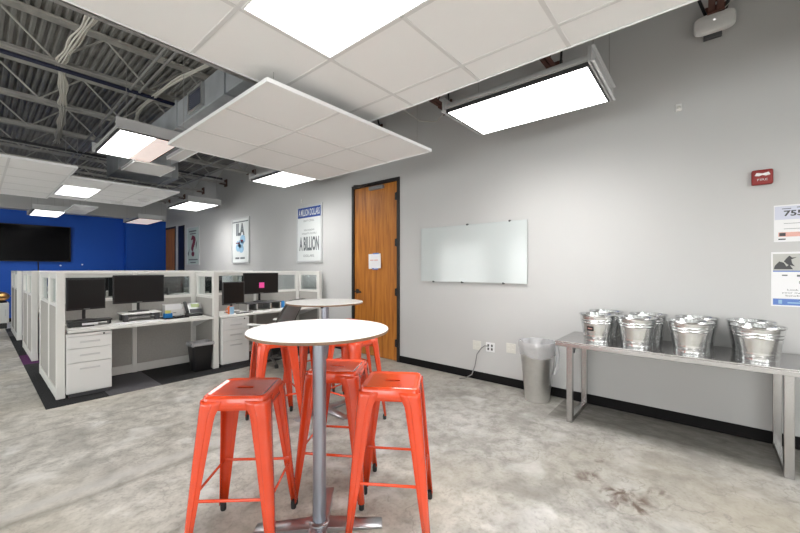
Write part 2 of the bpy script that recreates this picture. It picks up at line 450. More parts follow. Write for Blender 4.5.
# shell behind the openings
struct(MB().box(W+.15, W+.17, 3.3, 4.8, 0, 3).box(W+.15, W+.17, 12.6, 14.2, 0, 3), 'wall_outer', 'wall')

t = thing('paper_notice', 'white paper note taped to the tall wooden door with blue tape', 'paper', (W+.004, 4.02, 1.53), RZ)
MB().add([(-.15, -.002, .11), (.12, -.002, .115), (.155, -.035, -.115), (-.145, -.002, -.13)], [(0, 1, 2, 3)]).build('sheet', 'paper', t, solid=.001)
MB().box(-.05, .08, -.004, -.002, .095, .125).build('tape', 'tape', t); MB().box(-.05, .08, -.018, -.014, -.14, -.115).build('tape', 'tape', t)
lettering('PLEASE', -.04, .012, .13, .018, 'pink', t, y=-.014)
lettering('KNOCK', .06, .012, .06, .018, 'tape', t, y=-.024)
for o in list(t.children):
    if o.name.startswith('lettering'): bpy.data.objects.remove(o)
MB().box(-.10, -.02, -.0165, -.0155, .003, .018).box(0, .08, -.023, -.022, .003, .018).build('print_line', 'pinkprint', t)

# ---------------------------------------------------------------- glass board
t = thing('glass_board', 'long frosted glass writing board on the grey wall', 'whiteboard', (W, 2.32, 1.6), RZ)
MB().box(-.762, .762, -.030, -.022, -.372, .372).build('board_panel', 'board', t, bevel=.002)
for px, pz in ((-.55, -.372), (-.10, -.372), (.47, -.372), (-.02, .372), (.55, .372)):
    MB().cyl((px, 0, pz), (px, -.036, pz), .012, n=16).build('mounting_clip', 'dgrey', t, smooth=True)

# ---------------------------------------------------------------- framed posters
def poster(label, y, zc, w, h, panel):
    t = thing('framed_poster', label, 'poster', (W, y, zc), RZ, 'framed posters on the long grey wall')
    f = MB(); e = .035
    f.box(-w/2, w/2, -.03, 0, h/2-e, h/2).box(-w/2, w/2, -.03, 0, -h/2, -h/2+e)
    f.box(-w/2, -w/2+e, -.03, 0, -h/2+e, h/2-e).box(w/2-e, w/2, -.03, 0, -h/2+e, h/2-e)
    f.build('frame', 'pfrmt', t, bevel=.004)
    MB().box(-w/2+e, w/2-e, -.018, -.002, -h/2+e, h/2-e).build('print_panel', panel, t)
    return t
Y = -.0195
p = poster('framed poster with a blue banner and A BILLION DOLLARS lettering', 5.755, 2.075, .81, 1.10, 'pwhite')
MB().box(-.36, .36, -.0188, -.018, .31, .505).build('banner', 'pblue', p)
lettering('A MILLION DOLLARS', 0, .41, .66, .13, 'pwhite', p, y=Y, bold=.02)
lettering("ISN'T COOL.", 0, .25, .34, .035, 'pgrey', p, y=Y)
lettering('YOU KNOW', 0, .07, .34, .035, 'pgrey', p, y=Y)
lettering("WHAT'S COOL?", 0, .005, .46, .035, 'pgrey', p, y=Y)
lettering('A BILLION', 0, -.19, .62, .27, 'pgrey', p, y=Y, bold=.035)
lettering('DOLLARS.', 0, -.42, .34, .045, 'pgrey', p, y=Y)
p = poster('framed white poster with a light blue patch below grey bars', 8.50, 2.08, .88, 1.10, 'pwhite')
MB().box(-.40, .40, -.0188, -.018, .44, .465).build('top_rule', 'pgrey', p)
lettering('ILA', 0, .27, .42, .30, 'pgrey', p, y=Y, bold=.05)
bl = MB()
for (a, b, r) in ((.12, .03, .13), (.02, -.08, .13), (-.10, -.16, .13), (.05, -.2, .12), (-.14, -.04, .05)):
    bl.prism([(a+r*math.cos(k*PI/5+a), b+r*.8*math.sin(k*PI/5+a)) for k in range(10)], -.0189-.0002*r*10, -.018, axis='y')
bl.build('blue_artwork', 'plight', p)
MB().box(-.22, -.02, -.0215, -.019, -.07, -.04).box(.02, .14, -.0215, -.019, -.02, .02).build('artwork_mark', 'pmaroon', p)
MB().box(-.25, -.05, -.0195, -.018, -.44, -.40).box(0, .22, -.0195, -.018, -.44, -.40).build('caption', 'pgrey', p)
p = poster('framed pale green poster with a dark red question mark', 11.40, 2.075, .93, 1.12, 'pgreen')
lettering('?', .02, 0, .36, .62, 'pmaroon', p, y=Y, bold=.03)
MB().box(-.30, .25, -.0195, -.018, .41, .45).box(-.22, .22, -.0195, -.018, .34, .37).box(-.32, .34, -.0195, -.018, -.42, -.385).box(-.2, .2, -.0195, -.018, -.50, -.47).build('caption', 'pgrey', p)
MB().prism([(-.40, -.22), (-.27, -.10), (-.22, -.02), (-.30, -.20), (-.32, -.30)], -.0195, -.018, axis='y').prism([(.20, .05), (.30, .16), (.28, 0), (.22, -.12)], -.0195, -.018, axis='y').build('artwork_mark', 'pgrey', p)

# ---------------------------------------------------------------- flyers at the right edge
t = thing('paper_notice', 'upper white flyer with dark numerals over a salmon band on the wall', 'paper', (W, -.575, 1.76), RZ)
MB().box(-.155, .155, -.003, -.0005, -.145, .145).build('sheet', 'paper', t)
MB().box(-.15, .15, -.0036, -.003, .03, .135).build('tinted_panel', mat('pale_lilac_print', (.62, .64, .74), .7), t)
lettering('7553', -.03, .078, .14, .045, 'dgrey', t, y=-.004, bold=.03)
MB().box(-.11, -.06, -.004, -.003, .112, .118).box(-.03, .01, -.004, -.003, .118, .124).box(-.1, .12, -.004, -.003, -.003, .0).box(-.1, .12, -.004, -.003, -.045, -.042).build('print_line', 'pgrey', t)
MB().box(-.13, .15, -.0036, -.003, -.105, -.07).build('salmon_band', 'pinkprint', t)
MB().box(-.125, -.09, -.0042, -.0036, -.10, -.075).box(-.13, -.09, -.004, -.003, -.13, -.12).build('badge', 'dgrey', t)
t = thing('paper_notice', 'lower white flyer with a cyclist picture and a blue footer on the wall', 'paper', (W, -.575, 1.32), RZ)
MB().box(-.17, .17, -.003, -.0005, -.215, .215).build('sheet', 'paper', t)
MB().box(-.16, .17, -.0036, -.003, .065, .20).build('picture', 'skyblue_rect', t)
MB().prism([(-.155, .078), (-.15, .105), (-.125, .14), (-.10, .13), (-.085, .10), (-.07, .115), (-.05, .078)], -.0042, -.0036, axis='y').prism([(-.085, .165), (-.07, .185), (-.055, .17), (-.03, .172), (-.06, .155), (-.055, .125), (-.04, .10), (-.08, .115), (-.10, .14)], -.0044, -.0036, axis='y').build('cyclist', 'dgrey', t)
MB().box(-.16, .17, -.004, -.0036, .058, .067).build('blue_rule', 'tape', t)
lettering('Look through', 0, -.085, .16, .016, 'dgrey', t, y=-.0038)
lettering('your membership', 0, -.108, .22, .016, 'dgrey', t, y=-.0038)
lettering('benefits today!', 0, -.131, .18, .016, 'dgrey', t, y=-.0038)
MB().box(-.11, -.08, -.0036, -.003, .025, .035).box(-.03, 0, -.0036, -.003, .02, .035).box(.05, .08, -.0036, -.003, .022, .036).build('icon', 'pgrey', t)
MB().lathe([(.018, 0), (.022, 0)], 20).v
ring = MB(); n = 24
vs = [(r*math.cos(2*PI*k/n), -.0038, -.025+r*math.sin(2*PI*k/n)) for r in (.016, .019) for k in range(n)]
ring.add(vs, [(k, (k+1) % n, n+(k+1) % n, n+k) for k in range(n)]); ring.build('ring_icon', 'pgrey', t)
MB().box(-.16, .17, -.0036, -.003, -.205, -.155).build('blue_footer', 'tape', t)
MB().box(-.13, -.11, -.004, -.0036, -.195, -.165).box(-.08, .0, -.004, -.0036, -.19, -.18).box(-.02, .05, -.004, -.0036, -.175, -.17).build('footer_text', 'plight', t)

# ---------------------------------------------------------------- wall devices
t = thing('fire_alarm_strobe', 'small red fire alarm strobe on the wall above the flyers', 'alarm', (W, -.352, 2.14), RZ)
o = MB().box(-.062, .062, -.045, 0, -.06, .06).build('body', 'red', t, bevel=.012, seg=3)
MB().prism([(-.045, .012), (-.035, .034), (0, .026), (.035, .034), (.045, .012), (.02, .006), (0, .014), (-.02, .006)], -.056, -.044, axis='y').build('strobe_lens', 'trimw', t, bevel=.002)
lettering('FIRE', 0, -.022, .06, .016, 'pwhite', t, y=-.046)
for nm, lab, y, z in (('motion_sensor', 'tiny white sensor on the bare wall right of the hanging light', .18, 2.86), ('motion_sensor', 'tiny white sensor on the wall above the blue banner poster', 6.0, 2.72)):
    t = thing(nm, lab, 'sensor', (W, y, z), RZ)
    MB().box(-.025, .025, -.02, 0, -.03, .035).build('body', 'white_metal', t, bevel=.006)
    MB().cyl((0, -.02, .0), (0, -.034, -.006), .014, .008, n=14).build('eye', 'ivory', t, smooth=True)
# access point with its cable
t = thing('wireless_access_point', 'white rounded wireless access point box high on the wall', 'access point', (W-.03, -.06, 3.475), RZ)
n = 24; lp = []
for k in range(32):
    a = 2*PI*k/32; ca, sa = math.cos(a), math.sin(a); e = .45
    lp.append((.135*math.copysign(abs(ca)**e, ca), .075*math.copysign(abs(sa)**e, sa)))
b = MB(); b.loft([[(x*s, yy, z*s) for x, z in lp] for s, yy in ((.93, -.04), (1, -.055), (1, -.085), (.95, -.10), (.80, -.107), (.02, -.108))], True, True, True)
b.build('cover', 'white_metal', t, smooth=True)
MB().box(-.07, .05, -.05, 0, -.10, -.02).build('mount_bracket', 'dgrey', t, bevel=.003)
MB().cyl((.0, -.107, .01), (.0, -.110, .01), .006, n=12).build('status_light', mat('status_led', (.9, .9, .9), .3, emit=(1, 1, 1), es=1.5), t)
MB().tube([(.02, -.05, .07), (.06, -.06, .10), (.13, -.04, .17), (.15, -.02, .40)], .004).build('cable', 'cable', t, smooth=True)
# outlets
def outlet(lab, y, z, m, kind):
    t = thing('wall_outlet', lab, 'outlet', (W, y, z), RZ, 'wall plates above the black baseboard')
    MB().box(-.058, .058, -.006, 0, -.058, .058).build('cover_plate', m, t, bevel=.003)
    for dx in (-.024, .024):
        for dz in (-.022, .022):
            if kind == 0:
                MB().box(dx-.014, dx+.014, -.009, -.005, dz-.015, dz+.015).build('socket', m, t, bevel=.003)
            else:
                MB().box(dx-.010, dx+.010, -.011, -.005, dz-.014, dz+.014).build('jack', 'dgrey', t)
    return t
outlet('cream wall plate left of the one with the grey cable', 2.214, .43, 'ivory', 0)
t = outlet('bright white data plate with dark jacks and a plugged grey cable', 2.03, .43, 'paper', 1)
outlet('cream wall plate nearest to the steel waste can', 1.764, .455, 'ivory', 0)
MB().tube([(W-.013, 2.055, .44), (W-.05, 2.08, .45), (W-.06, 2.12, .42), (W-.045, 2.19, .33), (W-.04, 2.22, .18), (W-.05, 2.26, .06), (W-.09, 2.33, .012), (W-.15, 2.38, .010)], .0065).build('network_cable', 'grey_pl')
tag(bpy.data.objects['network_cable'], 'thin grey cable hanging from the white data plate to the floor', 'cable')

# ---------------------------------------------------------------- stainless bench
BZ = .742
t = thing('steel_bench', 'long stainless steel bench along the wall under the buckets', 'bench', (3.79, .12, 0))
b = MB(); x0, x1, y0, y1 = -.33, .31, -.98, .935
b.box(x0, x1, y0, y1, BZ-.012, BZ).box(x0, x0+.012, y0, y1, BZ-.048, BZ-.012).box(x1-.012, x1, y0, y1, BZ-.048, BZ-.012).box(x0+.012, x1-.012, y1-.012, y1, BZ-.048, BZ-.012).box(x0+.012, x1-.012, y0, y0+.012, BZ-.048, BZ-.012)
b.build('worktop', 'steel', t, bevel=.003)
for ya in (.80, -.575):
    f = MB(); w_ = .05
    f.box(-.285, -.285+w_, ya, ya+w_, 0, BZ-.048).build('leg', 'steel', t, bevel=.004)
    MB().box(.255-w_+.03, .285, ya, ya+w_, 0, BZ-.048).build('leg', 'steel', t, bevel=.004)
    MB().box(-.285+w_, .255-w_+.03, ya+.002, ya+w_-.002, 0.001, .045).build('foot_rail', 'steel', t, bevel=.004)
for q in (.12, -.20): MB().box(-.24, .24, q, q+.04, BZ-.045, BZ-.013).build('underside_channel', 'steel', t)
o = MB(); o.prism([(-.04, .04), (.04, .04), (.04, -.02), (.025, -.055), (0, -.07), (-.025, -.055), (-.04, -.02)], -.004, .004, axis='y')
o.build('end_tab', 'dgrey', t, bevel=.002).location = (-.10, .83, BZ-.075)

# ---------------------------------------------------------------- buckets
def make_bucket(label, loc, rz, tagged):
    t = thing('metal_bucket', label, 'bucket', loc, rz, 'galvanised buckets on the steel bench')
    H_ = .25
    R = lambda z: .104+(.143-.104)*z/H_
    pr = [(.0, .012), (.100, .012), (.104, .002), (.109, 0), (.110, .012), (.1095, .02)]
    pr += [(R(.03), .03), (R(.05)+.001, .05), (R(.056)+.002, .056), (R(.064), .064), (R(.072), .072), (R(.12), .12), (R(.165), .165)]
    for z in (.178, .200): pr += [(R(z-.009), z-.009), (R(z-.006)+.001, z-.006), (R(z)+.0045, z), (R(z+.006)+.001, z+.006), (R(z+.009), z+.009)]
    pr += [(R(.215), .215), (R(.235), .235), (R(.245)+.004, .240), (R(H_)+.006, .247), (R(H_)+.002, .253), (R(H_)-.003, .249), (R(.235)-.003, .235), (R(.03)-.003, .03), (.0, .018)]
    MB().lathe(pr, 40).build('bucket_body', 'galv', t, smooth=True)
    if tagged:
        a0 = -.23; lb = MB(); ls = []
        for z in (.108, .148):
            ls.append([((R(z)+.0015)*math.cos(a0+.46*k/6), (R(z)+.0015)*math.sin(a0+.46*k/6), z) for k in range(7)])
        lb.loft(ls, closed=False); lb.build('label_sticker', 'black', t, solid=.0008)
        ls = []; l2 = MB()
        for z in (.124, .132):
            ls.append([((R(z)+.0028)*math.cos(a0+.08+.30*k/6), (R(z)+.0028)*math.sin(a0+.08+.30*k/6), z) for k in range(7)])
        l2.loft(ls, closed=False); l2.build('label_text', 'pinkprint', t)
    return t
bx = [('front row bucket at the far end of the bench, with a black sticker', 3.66, .748, 165, True),
      ('front row bucket, second from the far end of the bench', 3.645, .447, 70, False),
      ('front row bucket, third from the far end of the bench', 3.645, .09, 80, False),
      ('front row bucket closest to the near end of the bench', 3.645, -.292, 75, False),
      ('back row bucket at the far end, behind the bucket with a black sticker', 3.97, .735, 60, False),
      ('back row bucket, second from the far end along the wall', 3.965, .395, 85, False),
      ('back row bucket, third from the far end, black sticker facing the near end', 3.965, .055, -70, True),
      ('back row bucket closest to the near end, along the wall', 3.965, -.275, 110, False)]
bk = {}
for lab, x, y, a, tg in bx:
    if tg not in bk: bk[tg] = make_bucket(lab, (x, y, BZ), math.radians(a), tg)
    else: dup(bk[tg], (x, y, BZ), math.radians(a), lab)

# ---------------------------------------------------------------- steel waste can
t = thing('waste_can', 'tall tapered steel waste can with a clear liner beside the bench', 'trash can', (3.905, 1.375, 0))
MB().lathe([(0, .004), (.118, .004), (.122, 0), (.126, .01), (.178, .60), (.182, .607), (.178, .612), (.173, .60), (.12, .02), (0, .02)], 40).build('can_body', 'canmet', t, smooth=True)
bg = MB(); ls = []
random.seed(3)
for z, r0, am in ((.475, .176, .005), (.49, .179, .006), (.53, .184, .007), (.57, .188, .006), (.605, .190, .004), (.628, .186, .003), (.625, .172, .004), (.60, .166, .006), (.50, .14, .012), (.38, .11, .02)):
    ls.append([((r0+am*math.sin(9*k/48*2*PI+z*14)+am*.5*math.sin(17*k/48*2*PI+z*9))*math.cos(2*PI*k/48), (r0+am*math.sin(9*k/48*2*PI+z*14)+am*.5*math.sin(17*k/48*2*PI))*math.sin(2*PI*k/48), z+.012*math.sin(3*2*PI*k/48)*(z < .48)) for k in range(48)])
bg.loft(ls); bg.build('liner_bag', 'bag', t, smooth=True)
tail = MB(); tail.loft([[(.02+.03*math.cos(a)+dx, -.19+.018*math.sin(a)+dy, z) for a in [2*PI*k/10 for k in range(10)]] for z, dx, dy in ((.60, 0, 0), (.5, .01, -.012), (.38, .0, -.01), (.30, .0, .02))])
tail.build('liner_tail', 'bag', t, smooth=True)
random.seed(7)

# ---------------------------------------------------------------- bar stools
def make_stool(label, loc, rz):
    t = thing('bar_stool', label, 'stool', loc, rz, 'orange metal bar stools around the white bar tables')
    def rsq(h, r, z, n=8):
        out = []
        for q, (cx, cy) in enumerate(((h-r, h-r), (-h+r, h-r), (-h+r, -h+r), (h-r, -h+r))):
            for k in range(n):
                a = q*PI/2+PI/2*k/(n-1); out.append((cx+r*math.cos(a), cy+r*math.sin(a), z))
        return out
    # seat pan with hand slot
    s = MB(); n = 32
    def slot(z, g=0.):
        out = []
        for (x, y, _) in rsq(.5, .2, 0):
            a = math.atan2(y, x); ca, sa = math.cos(a), math.sin(a)
            ex = .036+g; r = .0135+g
            out.append((ex*ca + (.012 if ca > 0 else -.012)*abs(ca), r*math.copysign(abs(sa)**.7, sa), z))
        return out
    loops = [rsq(.161, .034, .694), rsq(.159, .034, .72), rsq(.156, .034, .745), rsq(.152, .032, .756), rsq(.146, .030, .760), rsq(.136, .026, .7585), rsq(.130, .022, .7545), rsq(.122, .02, .754), rsq(.116, .02, .754), slot(.754, .009), slot(.754, .003), slot(.7525), slot(.742)]
    s.loft(loops)
    s.build('seat', 'orange', t, smooth=True, solid=.0016)
    MB().box(-.135, .135, -.135, .135, .712, .715).build('under_plate', 'orange', t)
    # legs: folded sheet with two flanges and a rounded ridge
    for sx in (-1, 1):
        for sy in (-1, 1):
            ls = []
            for z, c_, w_ in ((.738, .1585, .105), (.715, .160, .098), (.695, .1625, .092), (.672, .1645, .082), (.64, .167, .078), (.45, .182, .062), (.25, .198, .048), (.035, .2155, .033)):
                r = .016 if z > .6 else .012
                L1 = [(c_-w_, c_), (c_-w_*.62, c_), (c_-w_*.58, c_+.0035), (c_-r, c_+.0035)]
                L2 = [(c_-r*.45+.0035, c_-r*.45+.0035+.0)]
                L3 = [(c_+.0035, c_-r), (c_+.0035, c_-w_*.58), (c_, c_-w_*.62), (c_, c_-w_)]
                ls.append([(sx*a, sy*b_, z) for a, b_ in L1+L2+L3])
            lg = MB(); lg.loft(ls, closed=False)
            lo = lg.build('leg', 'orange', t, smooth=True, solid=.002, off=0)
            c_ = .2155
            ft = MB(); ft.loft([[(sx*(c_-.014+q*math.cos(a)), sy*(c_-.014+q*math.sin(a)), z) for a in [2*PI*k/12 for k in range(12)]] for z, q in ((0, .0135), (.004, .0155), (.03, .0165), (.045, .014))], True, True, True)
            ft.build('foot_cap', 'rubber', lo, smooth=True)
    # stretchers: flattened round bars
    zb = .29; c_ = .192
    for ax in (0, 1):
        for sg in (-1, 1):
            st = MB(); ls = []
            for u, ry, rz_ in ((-.185, .002, .011), (-.160, .002, .011), (-.145, .0065, .0075), (.145, .0065, .0075), (.160, .002, .011), (.185, .002, .011)):
                lp_ = []
                for k in range(10):
                    a = 2*PI*k/10
                    y = sg*(c_-.004)+ry*math.cos(a); z = zb+rz_*math.sin(a)+(0 if ax else .0)
                    lp_.append((u, y, z) if ax == 0 else (y, u, z))
                ls.append(lp_)
            st.loft(ls, True, True, True); st.build('stretcher', 'orange', t, smooth=True)
    for sg in (-1, 1):
        MB().tube([(-.135, -.135*sg, .672), (-.12, -.12*sg, .678), (.12, .12*sg, .678+.009*sg), (.135, .135*sg, .672+.009*sg)], .005).build('cross_brace', 'orange', t, smooth=True)
    return t
Fd = Vector((.7627, .6468)); Rd = Vector((.6468, -.7627))
def cam_pos(dep, lat): v = Fd*dep+Rd*lat; return (v.x, v.y, 0)
A0 = -49.7
stools = [('nearest orange bar stool, at the left of the front white bar table', cam_pos(1.90, -.815), A0+2.5),
          ('orange bar stool at the right of the front white bar table', cam_pos(2.02, -.04), A0-6.5),
          ('orange bar stool behind the pole of the front white bar table', cam_pos(2.32, -.398), A0-7),
          ('orange bar stool behind the left stool, half under the front tabletop edge', cam_pos(3.27, -1.139), A0+31),
          ('orange bar stool in front of the far table, nearest to the wooden door', cam_pos(3.31, -.422), 5.3),
          ('orange bar stool on the desk side of the far bar table, mostly hidden', cam_pos(4.10, -1.04), A0+45),
          ('orange bar stool behind the far bar table pole, farthest one from the front table', cam_pos(4.30, -.62), A0+45)]
proto = make_stool(stools[0][0], stools[0][1], math.radians(stools[0][2]))
for lab, loc, a in stools[1:]: dup(proto, loc, math.radians(a), lab)
for o_ in {c.data for c in bpy.data.objects if c.type == 'MESH' and c.data.users and (c.parent and c.parent.name.startswith('bar_stool') or c.parent and c.parent.parent and c.parent.parent.name.startswith('bar_stool'))}:
    for v in o_.vertices: v.co.z *= 1.03

# ---------------------------------------------------------------- bar tables
def make_table(label, loc, rz):
    t = thing('bar_table', label, 'table', loc, rz, 'round white bar height tables')
    top = MB(); R = .373
    top.lathe([(0, 1.060), (R-.006, 1.060), (R, 1.063), (R, 1.075), (R-.001, 1.077), (0, 1.077)], 96)
    for i, f in enumerate(top.f):
        j = i//96; top.mi[i] = 0 if j >= 3 else 1
    top.build('tabletop', ['white_lam', 'wood_edge'], t, smooth=True)
    MB().lathe([(.0355, .02), (.0355, 1.050)], 32).build('pole', 'pole', t, smooth=True)
    br = MB().box(-.10, .10, -.10, .10, 1.050, 1.060)
    for k in range(4):
        mt = Matrix.Rotation(k*PI/2+PI/4, 4, 'Z')
        br.box(.03, .24, -.012, .012, 1.035, 1.060, mtx=mt)
    br.build('top_bracket', 'black', t, bevel=.002)
    for s in (1, -1):
        sc = MB().cyl((s*.036, 0, .93), (s*.036, 0, 1.03), .009, n=10); sc.v
    for k in range(4):
        a = k*PI/2; mt = Matrix.Rotation(a, 3, 'Z')
        ar = MB(); ls = []
        for u, hw, z1 in ((.028, .050, .030), (.06, .048, .028), (.22, .042, .018), (.335, .040, .013), (.34, .038, .010)):
            ls.append([tuple(mt @ Vector(p_)) for p_ in ((u, -hw, .004), (u, -hw, z1-.003), (u, -hw+.004, z1), (u, hw-.004, z1), (u, hw, z1-.003), (u, hw, .004))])
        ar.loft(ls, True, True, True)
        f = ar.build('base_arm', 'plate', t, smooth=True)
        p_ = mt @ Vector((.315, 0, 0))
        MB().cyl((p_.x, p_.y, 0), (p_.x, p_.y, .006), .014, n=14).build('leveller', 'rubber', f)
    MB().lathe([(.052, .018), (.052, .034), (.040, .042), (.037, .042)], 32).build('pole_collar', 'plate', t, smooth=True)
    return t
tb = make_table('front round white bar table on a grey pole among the orange stools', (1.209, 1.597, 0), math.radians(A0+4))
dup(tb, (2.242, 2.873, 0), 0, 'far round white bar table between the front table and the wooden door')

# ---------------------------------------------------------------- partitions
PZ = 1.362
def partition(label, loc, rz, segs, group, endz=True):
    t = thing('partition_panel', label, 'partition', loc, rz, group)
    xs = [0]
    for s in segs: xs.append(xs[-1]+s)
    hp = .0275
    for i, x in enumerate(xs):
        MB().box(x-hp, x+hp, -.035, .035, 0.02, PZ).build('post', 'trim_white', t, bevel=.006)
        MB().box(x-hp-.001, x+hp+.001, -.037, .037, .008, .13).build('post_foot', 'trim_white', t, bevel=.004)
    for a, b in zip(xs[:-1], xs[1:]):
        a += hp; b -= hp
        MB().box(a, b, -.036, .036, .012, .12).build('raceway', 'trim_white', t, bevel=.004)
        MB().box(a+.002, b-.002, -.028, .028, .12, .985).build('fabric_panel', 'fabric', t, bevel=.006)
        f = MB(); e = .038
        f.box(a, b, -.026, .026, .985, .985+e).box(a, b, -.026, .026, PZ-.07, PZ-.035)
        f.box(a, a+e, -.026, .026, .985+e, PZ-.07).box(b-e, b, -.026, .026, .985+e, PZ-.07)
        fr = f.build('pane_frame', 'trim_white', t, bevel=.005)
        MB().box(a+e, b-e, -.004, .004, .985+e, PZ-.07).build('pane', 'glass', fr)
        MB().box(a, b, -.033, .033, PZ-.035, PZ).build('top_cap', 'trim_white', t, bevel=.006)
    return t
UP = PI/2
rows = [(5.25, 5.90, 6.80, 'front row'), (7.74, 8.45, 9.30, 'middle row'), (10.22, 10.95, 11.95, 'back row')]
Xw = (.600, 2.185, 4.00)
nm = {0: 'at the aisle end', 1: 'between the two desks', 2: 'beside the grey wall'}
for ri, (ya, ysn, yb, rn) in enumerate(rows):
    for wi, X in enumerate(Xw):
        if wi == 0: X = (.592, .585, .562)[ri]
        lab = 'white glazed cubicle end panel of the %s, %s' % (rn, nm[wi])
        if wi == 0: partition(lab, (X, ya+.03, 0), UP, [ysn-ya-.03, yb-ysn-.03], 'white framed cubicle partitions')
        elif wi == 1: partition(lab, (X, ya-.0, 0), UP, [ysn-ya, yb-ysn-.03], 'white framed cubicle partitions')
        else: partition(lab, (X, ya+.03, 0), UP, [ysn-ya-.03], 'white framed cubicle partitions')
    for a, b, w2 in ((Xw[0], Xw[1], 'left'), (Xw[1], Xw[2], 'right')):
        L_ = b-a-.08
        t = partition('long cubicle screen with glazed top behind the %s desk of the %s' % (w2, rn), (a+.04, ysn, 0), 0, [L_/2, L_/2], 'white framed cubicle partitions')
        # the end posts merge into the cross panels: pull them in
        for o in t.children:
            if o.name.startswith('post'):
                x = sum(v[0] for v in [tuple(v.co) for v in o.data.vertices])/len(o.data.vertices)
                if x < .01: o.location.x = .029
                elif x > L_-.01: o.location.x = -.029

# ---------------------------------------------------------------- desks and pedestals
DZ = .735
def desk(label, x0, x1, y0, y1, ysup):
    t = thing('desk_worktop', label, 'desk', ((x0+x1)/2, (y0+y1)/2, 0), 0, 'white cubicle worktops')
    hx = (x1-x0)/2; hy = (y1-y0)/2
    MB().box(-hx, hx, -hy, hy, DZ-.028, DZ).build('worktop', 'desk', t, bevel=.004)
    for s in (-1, 1):
        b = MB(); x = s*(hx-.02); b.prism([(-hy+.06, DZ-.028), (hy-.005, DZ-.028), (hy-.005, DZ-.20), (hy-.03, DZ-.20)] if ysup > 0 else [(hy-.06, DZ-.028), (-hy+.005, DZ-.028), (-hy+.005, DZ-.20), (-hy+.03, DZ-.20)], x-.002, x+.002, axis='y')
        # prism made in x/z then turned so the bracket stands across the desk
        b.v = [(v[1], v[0], v[2]) for v in b.v]
        b.build('bracket', 'white_metal', t)
    if ysup < 0:
        for s in (-1, 1): MB().box(s*(hx-.05)-.02, s*(hx-.05)+.02, hy-.06, hy-.02, .008, DZ-.028).build('leg', 'white_metal', t)
    return t
def pedestal(label, x, y, rz=0):
    t = thing('file_pedestal', label, 'cabinet', (x, y, .008), rz, 'white drawer pedestals under the worktops')
    w_, d_ = .385, .52; h = .688
    MB().box(-w_/2, w_/2, -d_/2+.02, d_/2, .04, h).build('body', 'white_metal', t, bevel=.003)
    MB().box(-w_/2+.02, w_/2-.02, -d_/2+.03, d_/2-.03, .0, .04).build('plinth', 'dgrey', t)
    for k, (z0, z1) in enumerate(((.53, .655), (.375, .524), (.05, .369))):
        dr = MB().box(-w_/2+.002, w_/2-.002, -d_/2, -d_/2+.0195, z0, z1).build('drawer', 'white_metal', t, bevel=.003)
        hz = (z0+z1)/2 if k < 2 else z1-.065
        hb = MB().box(-.085, .085, -d_/2-.012, -d_/2, hz-.009, hz+.009)
        hb.build('handle', 'alu', dr, bevel=.003)
    MB().box(-w_/2+.002, w_/2-.002, -d_/2, -d_/2+.0195, .660, .686).build('top_rail', 'white_metal', t)
    MB().cyl((.12, -d_/2-.004, .668), (.12, -d_/2+.002, .668), .010, n=14).build('lock', 'black', t)
    return t
fy = {0: 5.265, 1: 7.80, 2: 10.30}
for ri, (ya, ysn, yb, rn) in enumerate(rows):
    for a, b, w2 in ((Xw[0], Xw[1], 'left'), (Xw[1], Xw[2], 'right')):
        desk('white worktop in the %s, %s bay, aisle side' % (rn, w2), a+.045, b-.045, (5.20 if ri == 0 else ya+.02), ysn-.04, 1)
        desk('white worktop in the %s, %s bay, behind the glazed screen' % (rn, w2), a+.045, b-.045, ysn+.04, yb-.03, -1)
        if ri == 0:
            pedestal('white three drawer pedestal under the %s front desk' % ('aisle-end' if w2 == 'left' else 'wall-side'), a+(.235 if w2 == 'left' else .262), 5.455 if w2 == 'left' else 5.42, math.radians(-2.5))
        else:
            pedestal('white three drawer pedestal in the %s, %s bay' % (rn, w2), a+.265, ya+.325)

# ---------------------------------------------------------------- screens and desk things
def monitor(label, loc, rz, w_, h_, zb, style=0, base=True, group='computer monitors on the cubicle desks', case='black'):
    """zb: bottom edge of the screen above the base"""
    t = thing('computer_monitor', label, 'monitor', loc, rz, group)
    MB().box(-w_/2, w_/2, -.018, .006, zb, zb+h_).build('screen_housing', case, t, bevel=.005)
    MB().box(-w_/2+.015, w_/2-.015, -.0195, -.0175, zb+.022, zb+h_-.015).build('screen', 'screen', t)
    MB().box(-w_*.3, w_*.3, .006, .035, zb+.05, zb+h_-.05).build('back_cover', case, t, bevel=.01)
    MB().tube([(0, .05, .012), (0, .055, zb*.5), (0, .045, zb+.05), (0, .03, zb+.09)], .017, 10).build('stand_neck', case, t, smooth=True)
    MB().lathe([(0, .014), (.06, .013), (.115, .006), (.12, 0), (0, 0)], 28, c=(0, .03, 0), sy=.72).build('stand_base', case, t, smooth=True)
    MB().box(-.03, .03, -.0205, -.0185, zb+.006, zb+.014).build('maker_badge', 'grey_pl', t)
    return t
